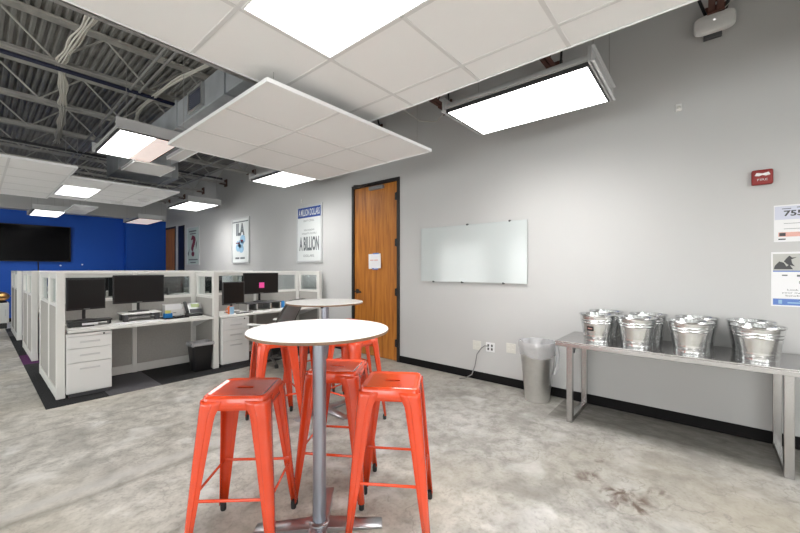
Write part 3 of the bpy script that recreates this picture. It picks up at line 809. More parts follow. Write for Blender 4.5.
# bay 1
t = thing('monitor_riser', 'low black monitor riser at the left end of the aisle-end front desk', 'riser', (.87, 5.58, DZ), math.radians(-3))
MB().prism([(-.19, -.15), (.06, -.15), (.22, -.03), (.22, .13), (-.19, .13)], .045, .062).build('riser_top', 'black', t, bevel=.004)
for q in ((-.185, -.165, -.14, .12), (.19, .21, -.02, .12), (-.165, .04, -.12, -.105)): MB().box(*q, 0, .045).build('riser_support', 'black', t)
t2 = thing('paper_strip', 'small white card strip on the front edge of the black riser', 'card', (.86, 5.425, DZ), math.radians(-3))
MB().box(-.07, .07, -.003, 0, .02, .045).build('strip', 'paper', t2); 
monitor('small black monitor on the low black riser of the aisle-end front desk', (.845, 5.56, DZ+.063), math.radians(14), .375, .36, .125)
m2 = monitor('wide black monitor on the white riser of the aisle-end front desk', (1.405, 5.71, DZ+.105), 0, .565, .365, .115)
t = thing('monitor_riser', 'white topped monitor riser with dark legs on the aisle-end front desk', 'riser', (1.40, 5.67, DZ))
MB().box(-.215, .215, -.13, .13, .088, .104).build('riser_top', 'white_metal', t, bevel=.005)
for sx in (-1, 1):
    MB().box(sx*.17-.025, sx*.17+.025, -.12, -.05, 0, .088).build('leg', 'dgrey', t, bevel=.004)
    MB().box(sx*.17-.025, sx*.17+.025, .05, .12, 0, .088).build('leg', 'dgrey', t, bevel=.004)
MB().box(-.14, .14, -.10, .10, .045, .055).build('shelf', 'grey_pl', t)
def sheet(label, x, y, rz, w_, d_, z=DZ, n=1):
    o = MB().box(-w_/2, w_/2, -d_/2, d_/2, 0, .002*n).build('paper_sheet', 'paper'); o.location = (x, y, z); o.rotation_euler = (0, 0, rz)
    return tag(o, label, 'paper', 'loose papers on the aisle-end front desk')
sheet('white papers lying left of the white riser near the black riser', 1.21, 5.42, .2, .22, .15, n=3)
sheet('white papers lying before the white riser under the wide monitor', 1.44, 5.42, -.1, .21, .14, n=2)
# black tray with bits and blue card box
t = thing('desk_tray', 'flat black tray holding small things beside the desk phone', 'tray', (1.755, 5.50, DZ), math.radians(4))
b = MB().box(-.15, .15, -.085, .085, 0, .006).box(-.15, .15, -.085, -.08, .006, .018).box(-.15, .15, .08, .085, .006, .018).box(-.15, -.145, -.08, .08, .006, .018).box(.145, .15, -.08, .08, .006, .018)
b.build('tray_body', 'black', t)
t = thing('note_holder', 'bright blue box holding yellow notes on the desk tray', 'note holder', (1.67, 5.49, DZ+.0065), math.radians(6))
b = MB().box(-.045, .045, -.03, -.026, 0, .065).box(-.045, .045, .026, .03, 0, .065).box(-.045, -.041, -.026, .026, 0, .065).box(.041, .045, -.026, .026, 0, .065).box(-.041, .041, -.026, .026, 0, .004)
b.build('holder_box', 'bluepl', t)
MB().box(-.035, -.005, -.01, -.004, .005, .105).build('note', 'yellow', t); MB().box(.0, .035, -.002, .005, .005, .10).build('note', 'yellow', t)
t = thing('stapler', 'small black stapler in the tray before the file box', 'stapler', (1.80, 5.50, DZ+.0065), math.radians(20))
MB().box(-.055, .055, -.014, .014, 0, .012).build('stapler_base', 'black', t, bevel=.004)
MB().prism([(-.055, .014), (.055, .018), (.055, .034), (-.04, .030)], -.011, .011, axis='y').build('stapler_arm', 'alu', t, bevel=.003)
t = thing('file_box', 'white paper organiser box standing against the screen left of the phone', 'organiser', (1.805, 5.72, DZ))
b = MB().box(-.115, .115, .05, .06, 0, .17).box(-.115, .115, -.06, -.05, 0, .10).box(-.115, -.108, -.05, .05, 0, .16).box(.108, .115, -.05, .05, 0, .16).box(-.108, .108, -.05, .05, 0, .006)
b.build('box_body', 'white_metal', t, bevel=.002)
MB().box(-.10, .10, -.02, -.01, .01, .16).box(-.10, .09, .02, .03, .01, .165).build('papers', 'paper', t)
MB().box(-.02, .02, -.062, -.0595, .05, .058).build('label_slot', 'grey_pl', t)
# phone
t = thing('desk_phone', 'grey and silver desk phone with green display at the right of the aisle-end front desk', 'phone', (2.03, 5.60, DZ), math.radians(-4))
b = MB(); b.prism([(-.09, 0), (.09, 0), (.09, .04), (-.09, .015)], -.09, .09, axis='y')
b.v = [(v[1], v[0], v[2]) for v in b.v]; b.build('phone_base', 'dgrey', t, bevel=.005)
mt = Matrix.Translation((.02, -.055, .03)) @ Matrix.Rotation(math.radians(50), 4, 'X')
fp = MB().box(-.085, .085, 0, .185, -.012, .006, mtx=mt).build('face_panel', 'alu', t, bevel=.004)
MB().box(-.05, .055, .105, .165, .006, .009, mtx=mt).build('display', 'lcd', fp)
MB().box(-.08, .08, .004, .075, .006, .010, mtx=mt).build('keypad', 'dgrey', fp)
MB().tube([(-.10, -.07, .045), (-.10, -.055, .075), (-.10, .0, .13), (-.10, .04, .175), (-.10, .055, .185)], .021, 12).build('handset', 'black', t, smooth=True)
MB().tube([(-.085, -.065, .06), (-.13, -.09, .02), (-.20, -.06, .025), (-.17, .0, .03)], .004, 8).build('handset_cord', 'black', t, smooth=True)
# bin
t = thing('waste_bin', 'small black plastic waste bin with a white liner by the aisle-end front desk', 'trash can', (2.02, 5.33, .008))
def rr(w_, d_, z, r=.03, n=5):
    out = []
    for q, (sx, sy) in enumerate(((1, 1), (-1, 1), (-1, -1), (1, -1))):
        for k in range(n):
            a = q*PI/2+PI/2*k/(n-1); out.append((sx*(w_-r)+r*math.cos(a), sy*(d_-r)+r*math.sin(a), z))
    return out
MB().loft([rr(.105, .085, 0), rr(.108, .088, .01), rr(.138, .108, .36), rr(.146, .116, .362), rr(.146, .116, .375), rr(.135, .105, .372), rr(.104, .084, .015)], True, True, True).build('bin_body', 'black', t, smooth=True)
bl = MB(); ls = []
for z, g, am in ((.345, .006, .005), (.358, .008, .004), (.377, .006, .003), (.390, .0, .003), (.385, -.012, .003), (.34, -.03, .004)):
    ls.append([(x+am*math.sin(i*2.1), y+am*math.cos(i*1.7), zz+am*math.sin(i*1.9)) for i, (x, y, zz) in enumerate(rr(.143+g, .113+g, z))])
bl.loft(ls); bl.build('liner_bag', 'bag', t, smooth=True)
# bay 2
monitor('dull grey-black monitor turned at the left end of the wall-side front desk', (2.55, 5.50, DZ), math.radians(8), .36, .345, .125, case='dgrey')
m4 = monitor('wide black monitor with a pink note on the wall-side front desk', (3.10, 5.68, DZ+.125), 0, .62, .345, .13)
o = tag(MB().box(-.045, .045, -.0015, 0, -.045, .045).build('sticky_note', 'pink'), 'square pink sticky note on the wide monitor of the wall-side front desk', 'note')
o.location = (3.10, 5.658, DZ+.125+.27)
t = thing('monitor_riser', 'grey metal mesh monitor riser with dark top on the wall-side front desk', 'riser', (3.06, 5.62, DZ))
MB().box(-.30, .30, -.14, .14, .108, .122).build('riser_top', 'dgrey', t, bevel=.004)
for sx in (-1, 1):
    MB().box(sx*.285-.012, sx*.285+.012, -.135, .135, 0, .108).build('side_panel', 'alu', t, bevel=.003)
for q in (.10, -.14): MB().box(q, q+.02, -.135, .135, 0, .108).build('divider', 'alu', t)
MB().box(-.27, .27, .115, .125, 0, .105).build('back_panel', 'grey_pl', t)
def mug(label, loc, m1, m2_):
    t = thing('mug', label, 'mug', loc, 0)
    b = MB().lathe([(0, .003), (.040, 0), (.044, .004), (.045, .108), (.043, .111), (.041, .106), (.040, .008), (0, .007)], 24)
    for i, f in enumerate(b.f):
        if i % 24 in range(15, 24): b.mi[i] = 1
    b.build('mug_body', [m1, m2_], t, smooth=True)
    MB().tube([(-.044, 0, .085), (-.067, 0, .08), (-.072, 0, .05), (-.062, 0, .026), (-.043, 0, .022)], .005, 8).build('handle', m1, t, smooth=True)
    return t
mug('orange and pale blue mug beside the turned monitor on the wall-side front desk', (2.45, 5.36, DZ), 'orangepl', 'plight')
mug('small bright blue cup right of the mesh riser on the wall-side front desk', (3.44, 5.60, DZ), 'bluepl', 'bluepl')
t = thing('keyboard', 'dark keyboard lying flat before the turned monitor on the wall-side front desk', 'keyboard', (2.60, 5.30, DZ), .1)
MB().box(-.10, .16, -.02, .02, 0, .014).build('keyboard_body', 'dgrey', t, bevel=.004)
# things behind the glazed screen
mons = [(.92, 6.22, 'left'), (1.42, 6.26, 'middle'), (1.88, 6.22, 'right')]
for x, y, w3 in mons:
    monitor('dark monitor seen through the glass behind the aisle-end front desk, %s of three' % w3, (x, y, DZ), PI+random.uniform(-.1, .1), .46, .31, .29, group='monitors behind the glazed screen')
for x, y, w3 in ((2.50, 6.25, 'left'), (3.25, 6.22, 'right')):
    monitor('dark monitor seen through the glass behind the wall-side front desk, %s of two' % w3, (x, y, DZ), PI, .42, .28, .30, group='monitors behind the glazed screen')
for x, w3 in ((1.30, 'left'), (2.90, 'right')):
    monitor('dark monitor on the middle row desk, %s bay' % w3, (x, 8.12, DZ), 0, .5, .31, .28, group='monitors in the farther rows')
    monitor('dark monitor on the back row desk, %s bay' % w3, (x, 10.62, DZ), 0, .5, .31, .28, group='monitors in the farther rows')

# ---------------------------------------------------------------- task chair
t = thing('task_chair', 'grey mesh task chair with white armrest by the wall-side front desk', 'chair', (2.80, 4.86, .008), math.radians(23))
# local: front of the chair is +y
b = MB()
for k in range(5):
    a = k*2*PI/5+.3; b.tube([(0, 0, .09), (.12*math.cos(a), .12*math.sin(a), .085), (.29*math.cos(a), .29*math.sin(a), .06)], .016, 8)
bs = b.build('star_base', 'chairframe', t, smooth=True)
for k in range(5):
    a = k*2*PI/5+.3; x, y = .29*math.cos(a), .29*math.sin(a)
    MB().cyl((x-.02*math.sin(a), y+.02*math.cos(a), .028), (x+.02*math.sin(a), y-.02*math.cos(a), .028), .028, n=14).build('caster', 'rubber', bs)
MB().cyl((0, 0, .08), (0, 0, .42), .022).build('gas_lift', 'black', t, smooth=True)
MB().box(-.24, .24, -.22, .25, .42, .49).build('seat', 'dgrey', t, bevel=.03, seg=3)
def bp(u, s):      # back profile, reclined; u = height fraction
    return (s, -.20-.24*u+.03*math.sin(u*PI), .46+.47*u)
for s in (-1, 1):
    b = MB(); b.tube([bp(k/10, s*(.20+.02*math.sin(k/10*PI))) for k in range(11)], .017, 8); b.build('back_rail', 'chairframe', t, smooth=True)
MB().tube([bp(1.0, -.2), (-.18, -.455, .945), (-.1, -.465, .95), (.1, -.465, .95), (.18, -.455, .945), bp(1.0, .2)], .017, 8).build('top_rail', 'chairframe', t, smooth=True)
b = MB(); b.loft([[(x, bp(k/8, 0)[1]-.01-.02*(1-(x/.2)**2), bp(k/8, 0)[2]) for x in [-.2+.4*i/8 for i in range(9)]] for k in range(9)], closed=False)
b.build('back_mesh', 'mesh', t, smooth=True, solid=.006)
MB().tube([(0, -.05, .44), (0, -.20, .44), (0, -.27, .55), (0, -.30, .65)], .022, 8).build('back_support', 'chairframe', t, smooth=True)
for s in (-1, 1):
    a_ = MB(); a_.tube([(s*.20, -.05, .44), (s*.27, -.05, .46), (s*.285, -.05, .60)], .016, 8)
    ar = a_.build('arm_support', 'chairframe', t, smooth=True)
    MB().box(s*.285-.035, s*.285+.035, -.13, .15, .60, .625).build('arm_pad', 'white_metal', ar, bevel=.012, seg=3)

# ---------------------------------------------------------------- far end of the room
t = thing('wall_television', 'very large black television on the blue far wall', 'television', (.80, YF, 2.105), 0)
MB().box(-.99, .99, -.09, -.03, -.50, .50).build('screen_housing', 'black', t, bevel=.01)
MB().box(-.965, .965, -.092, -.0895, -.475, .475).build('screen', mat('tv_glass', (.003, .003, .004), .12, spec=.15), t)
MB().box(-.3, .3, -.03, 0, -.2, .2).build('wall_mount', 'black', t)
MB().tube([(.32, -.04, -.50), (.33, -.012, -.60), (.33, -.012, -1.4)], .012).build('power_cable', 'black', t, smooth=True)
t = thing('credenza', 'low white credenza on a dark plinth before the blue wall', 'cabinet', (-.10, 12.75, 0))
MB().box(-.75, .62, -.22, .24, .13, .60).build('body', 'white_metal', t, bevel=.006)
MB().box(-.72, .59, -.19, .22, 0, .13).build('plinth', 'black', t)
for k in range(3):
    x = -.74+k*.453
    d = MB().box(x+.004, x+.45, -.24, -.22, .14, .59).build('door', 'white_metal', t, bevel=.003)
    MB().box(x+.39, x+.405, -.255, -.24, .3, .45).build('handle', 'alu', d)
t = thing('brass_bowl', 'round brass coloured bowl with lid on the white credenza', 'bowl', (.36, 12.75, .60))
MB().lathe([(0, .03), (.10, .04), (.17, .09), (.19, .15), (.17, .20), (.165, .205), (.10, .245), (.03, .265), (0, .268)], 32).build('bowl_body', 'brass', t, smooth=True)
MB().lathe([(0, 0), (.14, 0), (.14, .03), (.09, .045), (0, .045)], 24).build('bowl_foot', 'black', t, smooth=True)
MB().lathe([(0, .26), (.02, .27), (.028, .29), (.015, .305), (0, .308)], 16).build('lid_knob', 'black', t, smooth=True)
for x, zz, lab in ((1.58, 1.50, 'left'), (2.05, 1.53, 'right')):
    o = tag(MB().lathe([(0, 0), (.022, 0), (.018, .018), (0, .02)], 14).build('wall_hook', 'pwhite'), 'tiny white knob on the blue wall right of the television, the %s of two' % lab, 'hook', 'white knobs on the blue wall')
    o.rotation_euler = (PI/2, 0, 0); o.location = (x, YF, zz)

# ---------------------------------------------------------------- ceiling: joists
JY = [-2.75, -1.4, -.07, 1.25, 2.65, 3.92, 5.17, 6.49, 7.87, 9.29, 10.7, 12.1, 13.4]
JB, JT = 3.55, DECK
where = ['far behind the camera side', 'behind the camera side']
for i, y in enumerate(JY):
    nm_ = ['first', 'second', 'third', 'fourth', 'fifth', 'sixth', 'seventh', 'eighth', 'ninth', 'tenth', 'eleventh', 'twelfth', 'thirteenth'][i]
    red = y < 4.0
    m = 'joist_r' if red else 'joist_g'
    t = thing('roof_joist', 'open web steel roof joist, %s counting from the near end of the room%s' % (nm_, ', painted brown' if red else ''), 'joist', (0, y, 0), 0, 'open web joists under the metal deck')
    xa, xb = -5.45, W
    b = MB()
    for s in (-1, 1):
        y0_, y1_ = (.008, .05) if s > 0 else (-.05, -.008)
        b.box(xa, xb, y0_, y1_, JB, JB+.006); b.box(xa, xb, s*.008-.003, s*.008+.003, JB, JB+.045)
    b.build('bottom_chord', m, t)
    b = MB()
    for s in (-1, 1):
        y0_, y1_ = (.008, .06) if s > 0 else (-.06, -.008)
        b.box(xa, xb, y0_, y1_, JT-.008, JT-.001); b.box(xa, xb, s*.008-.003, s*.008+.003, JT-.055, JT-.008)
    b.build('top_chord', m, t)
    b = MB(); x = xa+.1; up = True; st = .42
    while x < xb-st*.5:
        z0, z1 = (JB+.03, JT-.03) if up else (JT-.03, JB+.03)
        x2 = min(x+st, xb-.02)
        b.cyl((x, 0, z0), (x2, 0, z1), .010, n=6); x = x2; up = not up
    b.build('web', m, t)
    # seat bracket at the wall
    b = MB().box(xb-.16, xb-.001, -.055, .055, JB-.012, JB+.0).box(xb-.02, xb, -.07, .07, JB-.06, JB+.12)
    b.build('wall_bracket', 'joist_r', t)
    if red:
        b = MB().tube([(xb-.02, .05, JB+.0), (xb-.35, .22, JT-.05)], .012, 6).tube([(xb-.02, -.05, JB), (xb-.4, -.2, JT-.05)], .012, 6); b.build('brace', 'black', t)

# conduits, sprinkler pipe, cables
def pipe(name, lab, cat, pts, r, m, grp=None):
    o = MB().tube(pts, r, 10).build(name, m, smooth=True); return tag(o, lab, cat, grp)
G = 'metal conduits under the roof deck'
pipe('conduit', 'thin metal conduit over the workstations, left one of a close pair', 'conduit', [(1.18, 2.9, 3.51), (1.18, 12, 3.51)], .014, 'conduit', G)
pipe('conduit', 'thin metal conduit over the workstations, right one of a close pair', 'conduit', [(1.27, 2.9, 3.51), (1.27, 10.2, 3.51)], .014, 'conduit', G)
pipe('conduit', 'conduit running over the right workstations, nearest to the duct', 'conduit', [(2.55, 4.8, 3.50), (2.55, 13.4, 3.50)], .016, 'conduit', G)
pipe('conduit', 'conduit over the right workstations, middle of three', 'conduit', [(3.0, 4.8, 3.46), (3.0, 13.4, 3.46)], .014, 'conduit', G)
pipe('conduit', 'conduit over the right workstations, nearest to the long wall', 'conduit', [(3.35, 4.8, 3.50), (3.35, 13.4, 3.50)], .018, 'conduit', G)
pipe('sprinkler_pipe', 'dark sprinkler pipe crossing above the workstations beside the beam', 'pipe', [(-5.3, 5.17, 3.50), (W, 5.17, 3.50)], .022, mat('navy_pipe', (.012, .016, .045), .4))
pipe('sprinkler_pipe', 'thin dark pipe crossing under the deck over the middle row', 'pipe', [(-5.3, 8.6, 3.50), (W-.4, 8.6, 3.50)], .022, 'dgrey')
def bundle(lab, pts, n, spread, r=.007):
    t = thing('cable_bundle', lab, 'cable', pts[0], 0, 'white cable bundles hung over the joists')
    p0 = Vector(pts[0])
    P = [Vector(p)-p0 for p in pts]
    # smooth interpolation
    Q = []
    for i in range(len(P)-1):
        a = P[max(i-1, 0)]; b_ = P[i]; c_ = P[i+1]; d = P[min(i+2, len(P)-1)]
        for k in range(6):
            u = k/6; Q.append(.5*((2*b_)+(c_-a)*u+(2*a-5*b_+4*c_-d)*u*u+(3*b_-a-3*c_+d)*u**3))
    Q.append(P[-1])
    for s in range(n):
        ph = s*2.4; b = MB(); L_ = []
        for i, q in enumerate(Q):
            u = i/(len(Q)-1); w_ = spread*(.55+.45*math.cos(u*PI*(len(pts)-1)*1.0)**2)
            L_.append(q+Vector((w_*math.cos(ph)*(.4+.6*((s*37) % 10)/10), 0, .4*w_*math.sin(ph))))
        b.tube(L_, r, 6); b.build('cable', 'cable', t, smooth=True)
bundle('white cable bundle draped over joists at the far upper left', [(.68, 3.3, 3.62), (.655, 3.95, 3.56), (.61, 4.5, 3.54), (.575, 4.97, 3.52), (.60, 5.3, 3.60), (.68, 5.8, 3.57), (.73, 6.3, 3.525), (.77, 6.6, 3.58), (.82, 7.2, 3.56), (.85, 7.75, 3.52), (.9, 8.4, 3.55)], 9, .055)
bundle('white cable bundle curving beside the metal duct', [(1.72, 3.3, 3.60), (1.60, 3.8, 3.53), (1.47, 4.5, 3.52), (1.42, 5.15, 3.51), (1.43, 5.8, 3.54), (1.52, 6.3, 3.52), (1.7, 6.9, 3.58)], 7, .03)
pipe('loose_cable', 'thin white cable looping from under the ceiling cloud to the joist', 'cable', [(4.05, 2.62, 3.50), (3.8, 2.62, 3.28), (3.45, 2.62, 3.18), (3.1, 2.62, 3.22), (2.75, 2.62, 3.42), (2.5, 2.62, 3.56)], .006, 'cable')

# duct
t = thing('air_duct', 'long rectangular metal air duct with a grille above the hanging cloud', 'duct', (1.5, 0, 0))
b = MB().box(0, .50, 1.2, 7.1, 3.03, 3.31); b.build('duct_body', 'duct', t, bevel=.006)
for y in (2.2, 3.40, 4.62, 5.84): MB().box(-.018, .518, y-.018, y+.018, 3.012, 3.328).build('flange', 'duct', t)
g = MB(); g.box(-.03, -.001, 3.86, 4.24, 3.05, 3.08).box(-.03, -.001, 3.86, 4.24, 3.26, 3.29).box(-.03, -.001, 3.86, 3.89, 3.08, 3.26).box(-.03, -.001, 4.21, 4.24, 3.08, 3.26)
gf = g.build('grille_frame', 'alu', t, bevel=.002)
g = MB(); 
for k in range(9): g.box(-.02, -.002, 3.89, 4.21, 3.085+k*.02, 3.089+k*.02)
g.box(-.004, -.001, 3.89, 4.21, 3.08, 3.26); g.build('grille_blades', mat('grille_blue_grey', (.16, .17, .22), .5, .3), gf)
t = thing('air_duct', 'wide crosswise metal duct beyond the long duct, over the front row', 'duct', (1.48, 7.12, 0))
MB().box(0, .85, 0, .75, 3.0, 3.36).build('duct_body', 'duct', t, bevel=.006)
for q in (-.01, .74): MB().box(q, q+.02, -.015, .765, 2.985, 3.375).build('flange', 'duct', t)
# small hvac panels
def flat_panel(lab, x0, x1, y0, y1, z, m='tile', frame=True):
    t = thing('return_air_panel', lab, 'panel', ((x0+x1)/2, (y0+y1)/2, z), 0, 'pale panels hanging near the duct')
    hx, hy = (x1-x0)/2, (y1-y0)/2
    MB().box(-hx, hx, -hy, hy, 0, .025).build('panel', m, t, bevel=.003)
    for q in (-hx, hx-.015): MB().box(q, q+.015, -hy, hy, -.006, .035).build('edge_rail', 'trimw', t)
    for sx in (-1, 1):
        for sy in (-1, 1): MB().cyl((sx*(hx-.05), sy*(hy-.05), .02), (sx*(hx-.05), sy*(hy-.05), (3.03 if sx > 0 else 3.5)-z), .002, n=5).build('hanger_wire', 'conduit', t)
    return t
flat_panel('grey-green hanging panel under the duct behind the lit fixture', 1.38, 1.88, 5.86, 6.52, 2.85, 'duct_pan' if 'duct_pan' in M else 'tbar')
flat_panel('smaller grey-green hanging panel between the lit fixture and the hanging cloud', 1.64, 1.80, 4.80, 5.45, 2.86, 'tbar')

# ---------------------------------------------------------------- ceiling clouds
def cloud(lab, x0, x1, y0, y1, z, gx, gy, skip=(), hang=3.55, wires=(), rail=False):
    t = thing('ceiling_cloud', lab, 'ceiling panel', (x0, y0, z), 0, 'suspended white tile clouds')
    xs = [x0]+[g_ for g_ in gx if x0 < g_ < x1]+[x1]; ys_ = [y0]+[g_ for g_ in gy if y0 < g_ < y1]+[y1]
    b = MB()
    def sk(xm, ym): return any(a < xm < c_ and d < ym < e for a, c_, d, e in skip)
    for a, c_ in zip(xs[:-1], xs[1:]):
        for d, e in zip(ys_[:-1], ys_[1:]):
            if sk((a+c_)/2, (d+e)/2): continue
            b.box(a+.004-x0, c_-.004-x0, d+.004-y0, e-.004-y0, .003, .022)
    b.build('tiles', 'tile', t)
    g = MB()
    for x in xs[1:-1]:
        for d, e in zip(ys_[:-1], ys_[1:]):
            if sk(x-.01, (d+e)/2) and sk(x+.01, (d+e)/2): continue
            g.box(x-.012-x0, x+.012-x0, d-y0+.012, e-y0-.012, 0, .004).box(x-.002-x0, x+.002-x0, d-y0, e-y0, .004, .035)
    for y in ys_[1:-1]:
        for a, c_ in zip(xs[:-1], xs[1:]):
            if sk((a+c_)/2, y-.01) and sk((a+c_)/2, y+.01): continue
            g.box(a-x0, c_-x0, y-.012-y0, y+.012-y0, 0, .0035).box(a-x0, c_-x0, y-.002-y0, y+.002-y0, .0036, .035)
    g.build('grid', 'tbar', t)
    e = MB(); w_, d_ = x1-x0, y1-y0; k = .008
    e.box(-k, 0, -k, d_+k, -.004, .026).box(w_, w_+k, -k, d_+k, -.004, .026).box(0, w_, -k, 0, -.004, .026).box(0, w_, d_, d_+k, -.004, .026)
    e.build('edge_trim', 'trimw', t, bevel=.002)
    if rail: MB().box(.05, w_-.9, d_+.085, d_+.12, .03, .06).build('support_rail', 'conduit', t)
    for wx, wy in (wires or ((.1, .1), (w_-.1, .1), (.1, d_-.1), (w_-.1, d_-.1))):
        MB().cyl((wx, wy, .02), (wx, wy, hang-z), .0025, n=5).build('hanger_wire', 'conduit', t)
    return t
def grid(a, n, s=.6096): return [a+s*k for k in range(-n, n+1)]
gx1 = [2.10, 1.49, .88, .27, -.34]; gy1 = [1.852-.6096*k for k in range(0, 8)]
gy1 = sorted(gy1); gx1 = sorted(gx1)
L0 = (.88, 1.49, 1.852-2*.6096, 1.852)
L0b = (.88, 1.49, 1.852-6*.6096, 1.852-4*.6096)
cloud('largest white ceiling cloud overhead with a lit panel, above the front table', -.95, 2.345, -2.42, 2.46, 2.755, gx1, gy1, (L0, L0b), wires=((.1, .1), (3.9-.705, .1), (.1, 4.78), (2.3, 4.78), (3.28, 3.2), (.1, 2.4)), rail=True)
cloud('white nine tile ceiling cloud hanging lower before the wooden door', 1.23, 3.055, 2.17, 4.02, 2.62, [1.84, 2.447], [2.78, 3.40])
cloud('white ceiling cloud over the left aisle, at the left edge', -1.55, .885, 6.42, 9.62, 2.75, grid(.27, 4), [7.05, 7.69, 8.33, 8.97])
L3 = (.90, 1.41, 7.82, 8.95)
cloud('white ceiling cloud over the front desks with a lit panel in its left part', .90, 2.34, 7.12, 9.36, 2.75, [1.41, 1.87], [7.82, 8.40, 8.95], (L3,), wires=((.1, .1), (.1, 2.1), (1.3, 2.1), (1.3, 1.0)))
cloud('smallest white ceiling cloud near the blue wall', 1.37, 1.75, 10.2, 11.7, 2.75, [], [10.95])

# round diffusers below the cloud
for x, y, lab in ((2.13, 8.35, 'nearer'), (1.86, 9.1, 'farther')):
    t = thing('smoke_detector', 'small flat white round detector under the ceiling cloud, the %s one' % lab, 'detector', (x, y, 2.749), 0, 'round detectors under the cloud')
    MB().lathe([(0, -.03), (.08, -.028), (.10, -.012), (.10, 0), (0, 0)], 24).build('detector_body', 'tbar', t, smooth=True)

# ---------------------------------------------------------------- light fixtures
def fixture(lab, x0, x1, y0, y1, z, style=1, split=None, es='lens'):
    """suspended two by four troffer: bright lens, dark rim, channel brackets at the ends"""
    t = thing('ceiling_light', lab, 'ceiling light', ((x0+x1)/2, (y0+y1)/2, z), 0, 'fluorescent troffers')
    hx, hy = (x1-x0)/2, (y1-y0)/2
    if split is None:
        ln = MB().box(-hx+.012, hx-.012, -hy+.012, hy-.012, .001, .010).build('lens', es, t)
    else:
        xs_ = -hx+.012+(2*hx-.024)*split
        ln = MB().box(-hx+.012, xs_, -hy+.012, hy-.012, .001, .010).build('lens', es, t)
        MB().box(xs_, hx-.012, -hy+.012, hy-.012, .001, .010).build('lens', 'lens_dim', t)
    nb = 6
    for k in range(1, nb):
        yy = -hy+2*hy*k/nb
        for q0, q1 in ((hx*.25, hx*.62), (-hx*.75, -hx*.4)): MB().box(q0, q1, yy-.003, yy+.003, -.0015, .001).build('lens_rib', 'louver', ln)
    b = MB().box(-hx, hx, -hy, -hy+.012, 0, .03).box(-hx, hx, hy-.012, hy, 0, .03).box(-hx, -hx+.012, -hy+.012, hy-.012, 0, .03).box(hx-.012, hx, -hy+.012, hy-.012, 0, .03)
    b.build('lens_rim', 'fix_dark' if style else 'trimw', t)
    MB().box(-hx+.004, hx-.004, -hy+.004, hy-.004, .030, .085).build('housing', 'fixture', t, bevel=.004)
    if style:
        for s in (-1, 1):
            c = MB(); yy = s*(hy+.012)
            c.box(-hx-.03, hx+.03, yy-.012, yy+.012, .01, .125).box(-hx-.03, hx+.03, min(yy, yy+s*.03), max(yy, yy+s*.03), .117, .125).box(-hx-.03, hx+.03, min(yy, yy+s*.03), max(yy, yy+s*.03), .01, .016)
            br = c.build('end_bracket', 'fixture', t, bevel=.002)
            for xx in (-hx*.8, 0, hx*.8): MB().cyl((xx, yy+s*.012, .07), (xx, yy+s*.018, .07), .006, n=8).build('screw', 'alu', br)
        MB().box(-hx-.016, -hx-.002, -hy, hy, .035, .06).build('side_channel', 'fixture', t)
        for sx in (-1, 1):
            for s in (-1, 1):
                MB().cyl((sx*hx*.8, s*(hy+.012), .12), (sx*hx*.8, s*(hy+.012), JB-z), .003, n=5).build('hanger_wire', 'conduit', t)
    return t
fixture('bright light panel set in the largest ceiling cloud, at the top of the view', L0[0]+.013, L0[1]-.013, L0[2]+.013, L0[3]-.013, 2.752, 0)
fixture('light panel set in the largest ceiling cloud, nearer end', L0b[0]+.013, L0b[1]-.013, L0b[2]+.013, L0b[3]-.013, 2.752, 0)
fixture('bright suspended light box beside the long wall above the glass board', 2.73, 3.43, .61, 1.77, 2.80)
fixture('large suspended light box over the aisle-end front desk, its right part dim from grazing view', 1.0, 1.60, 4.80, 5.98, 2.90, split=.58)
fixture('light panel set in the ceiling cloud over the front desks', L3[0]+.013, L3[1]-.013, L3[2]+.013, L3[3]-.013, 2.747, 0)
fixture('suspended light box before the television on the blue wall', .87, 1.40, 11.6, 12.95, 2.75)
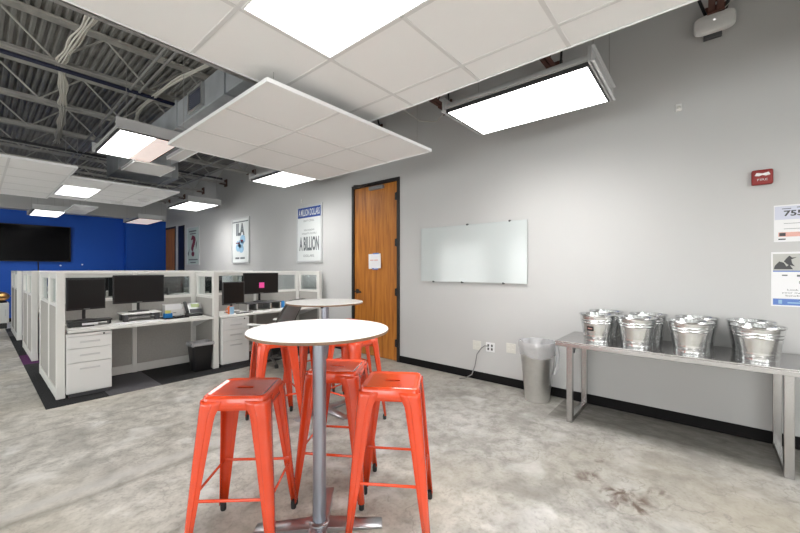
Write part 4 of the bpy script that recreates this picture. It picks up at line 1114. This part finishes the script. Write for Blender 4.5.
fixture('suspended light box in front of the blue corner, dim pinkish from grazing view', 2.83, 3.40, 11.5, 12.95, 2.75, es='lens_dim')
fixture('suspended light box by the wall above the question mark poster', 2.97, 3.60, 8.45, 9.75, 2.85)
fixture('suspended light box between the blue banner poster and the nine tile cloud', 2.95, 3.57, 4.62, 5.72, 2.85)
fixture('suspended light box by the wall behind the camera', 2.73, 3.43, -2.4, -1.24, 2.80)
for y, w3 in ((-1.2, 'nearest'), (3.2, 'middle'), (7.6, 'farthest')):
    fixture('suspended light box over the left side of the room, %s of three' % w3, -2.9, -2.2, y, y+1.2, 2.85)

# ---------------------------------------------------------------- light and camera
w = bpy.data.worlds.new('World'); scn.world = w; w.use_nodes = True
bg = w.node_tree.nodes['Background']; bg.inputs[0].default_value = (1, .99, .975, 1); bg.inputs[1].default_value = 7.9
for i, (a, b_) in enumerate(wins):
    ld = bpy.data.lights.new('window_daylight', 'AREA'); ld.shape = 'RECTANGLE'; ld.size = b_-a; ld.size_y = 2.1
    ld.cycles.is_portal = True
    lo = bpy.data.objects.new('window_daylight', ld); C.objects.link(lo)
    lo.location = (-5.60, (a+b_)/2, 1.45); lo.rotation_euler = (PI/2, 0, -PI/2)
for a, b_ in bwins:  # portals for the added, unseen back windows
    ld = bpy.data.lights.new('window_daylight', 'AREA'); ld.shape = 'RECTANGLE'; ld.size = b_-a; ld.size_y = 2.1
    ld.cycles.is_portal = True
    lo = bpy.data.objects.new('window_daylight', ld); C.objects.link(lo)
    lo.location = ((a+b_)/2, -4.2, 1.45); lo.rotation_euler = (PI/2, 0, 0)
cam = bpy.data.cameras.new('camera'); cam.lens = 16.2; cam.sensor_width = 36; cam.shift_y = 2.5/800; cam.clip_start = .05
co = bpy.data.objects.new('camera', cam); C.objects.link(co)
co.location = (0, 0, 1.4); co.rotation_euler = (PI/2, 0, -math.atan2(425, 360))
scn.camera = co
scn.view_settings.view_transform = 'Standard'; scn.view_settings.look = 'None'
scn.view_settings.gamma = 1; scn.view_settings.exposure = 0; scn.view_settings.use_curve_mapping = False
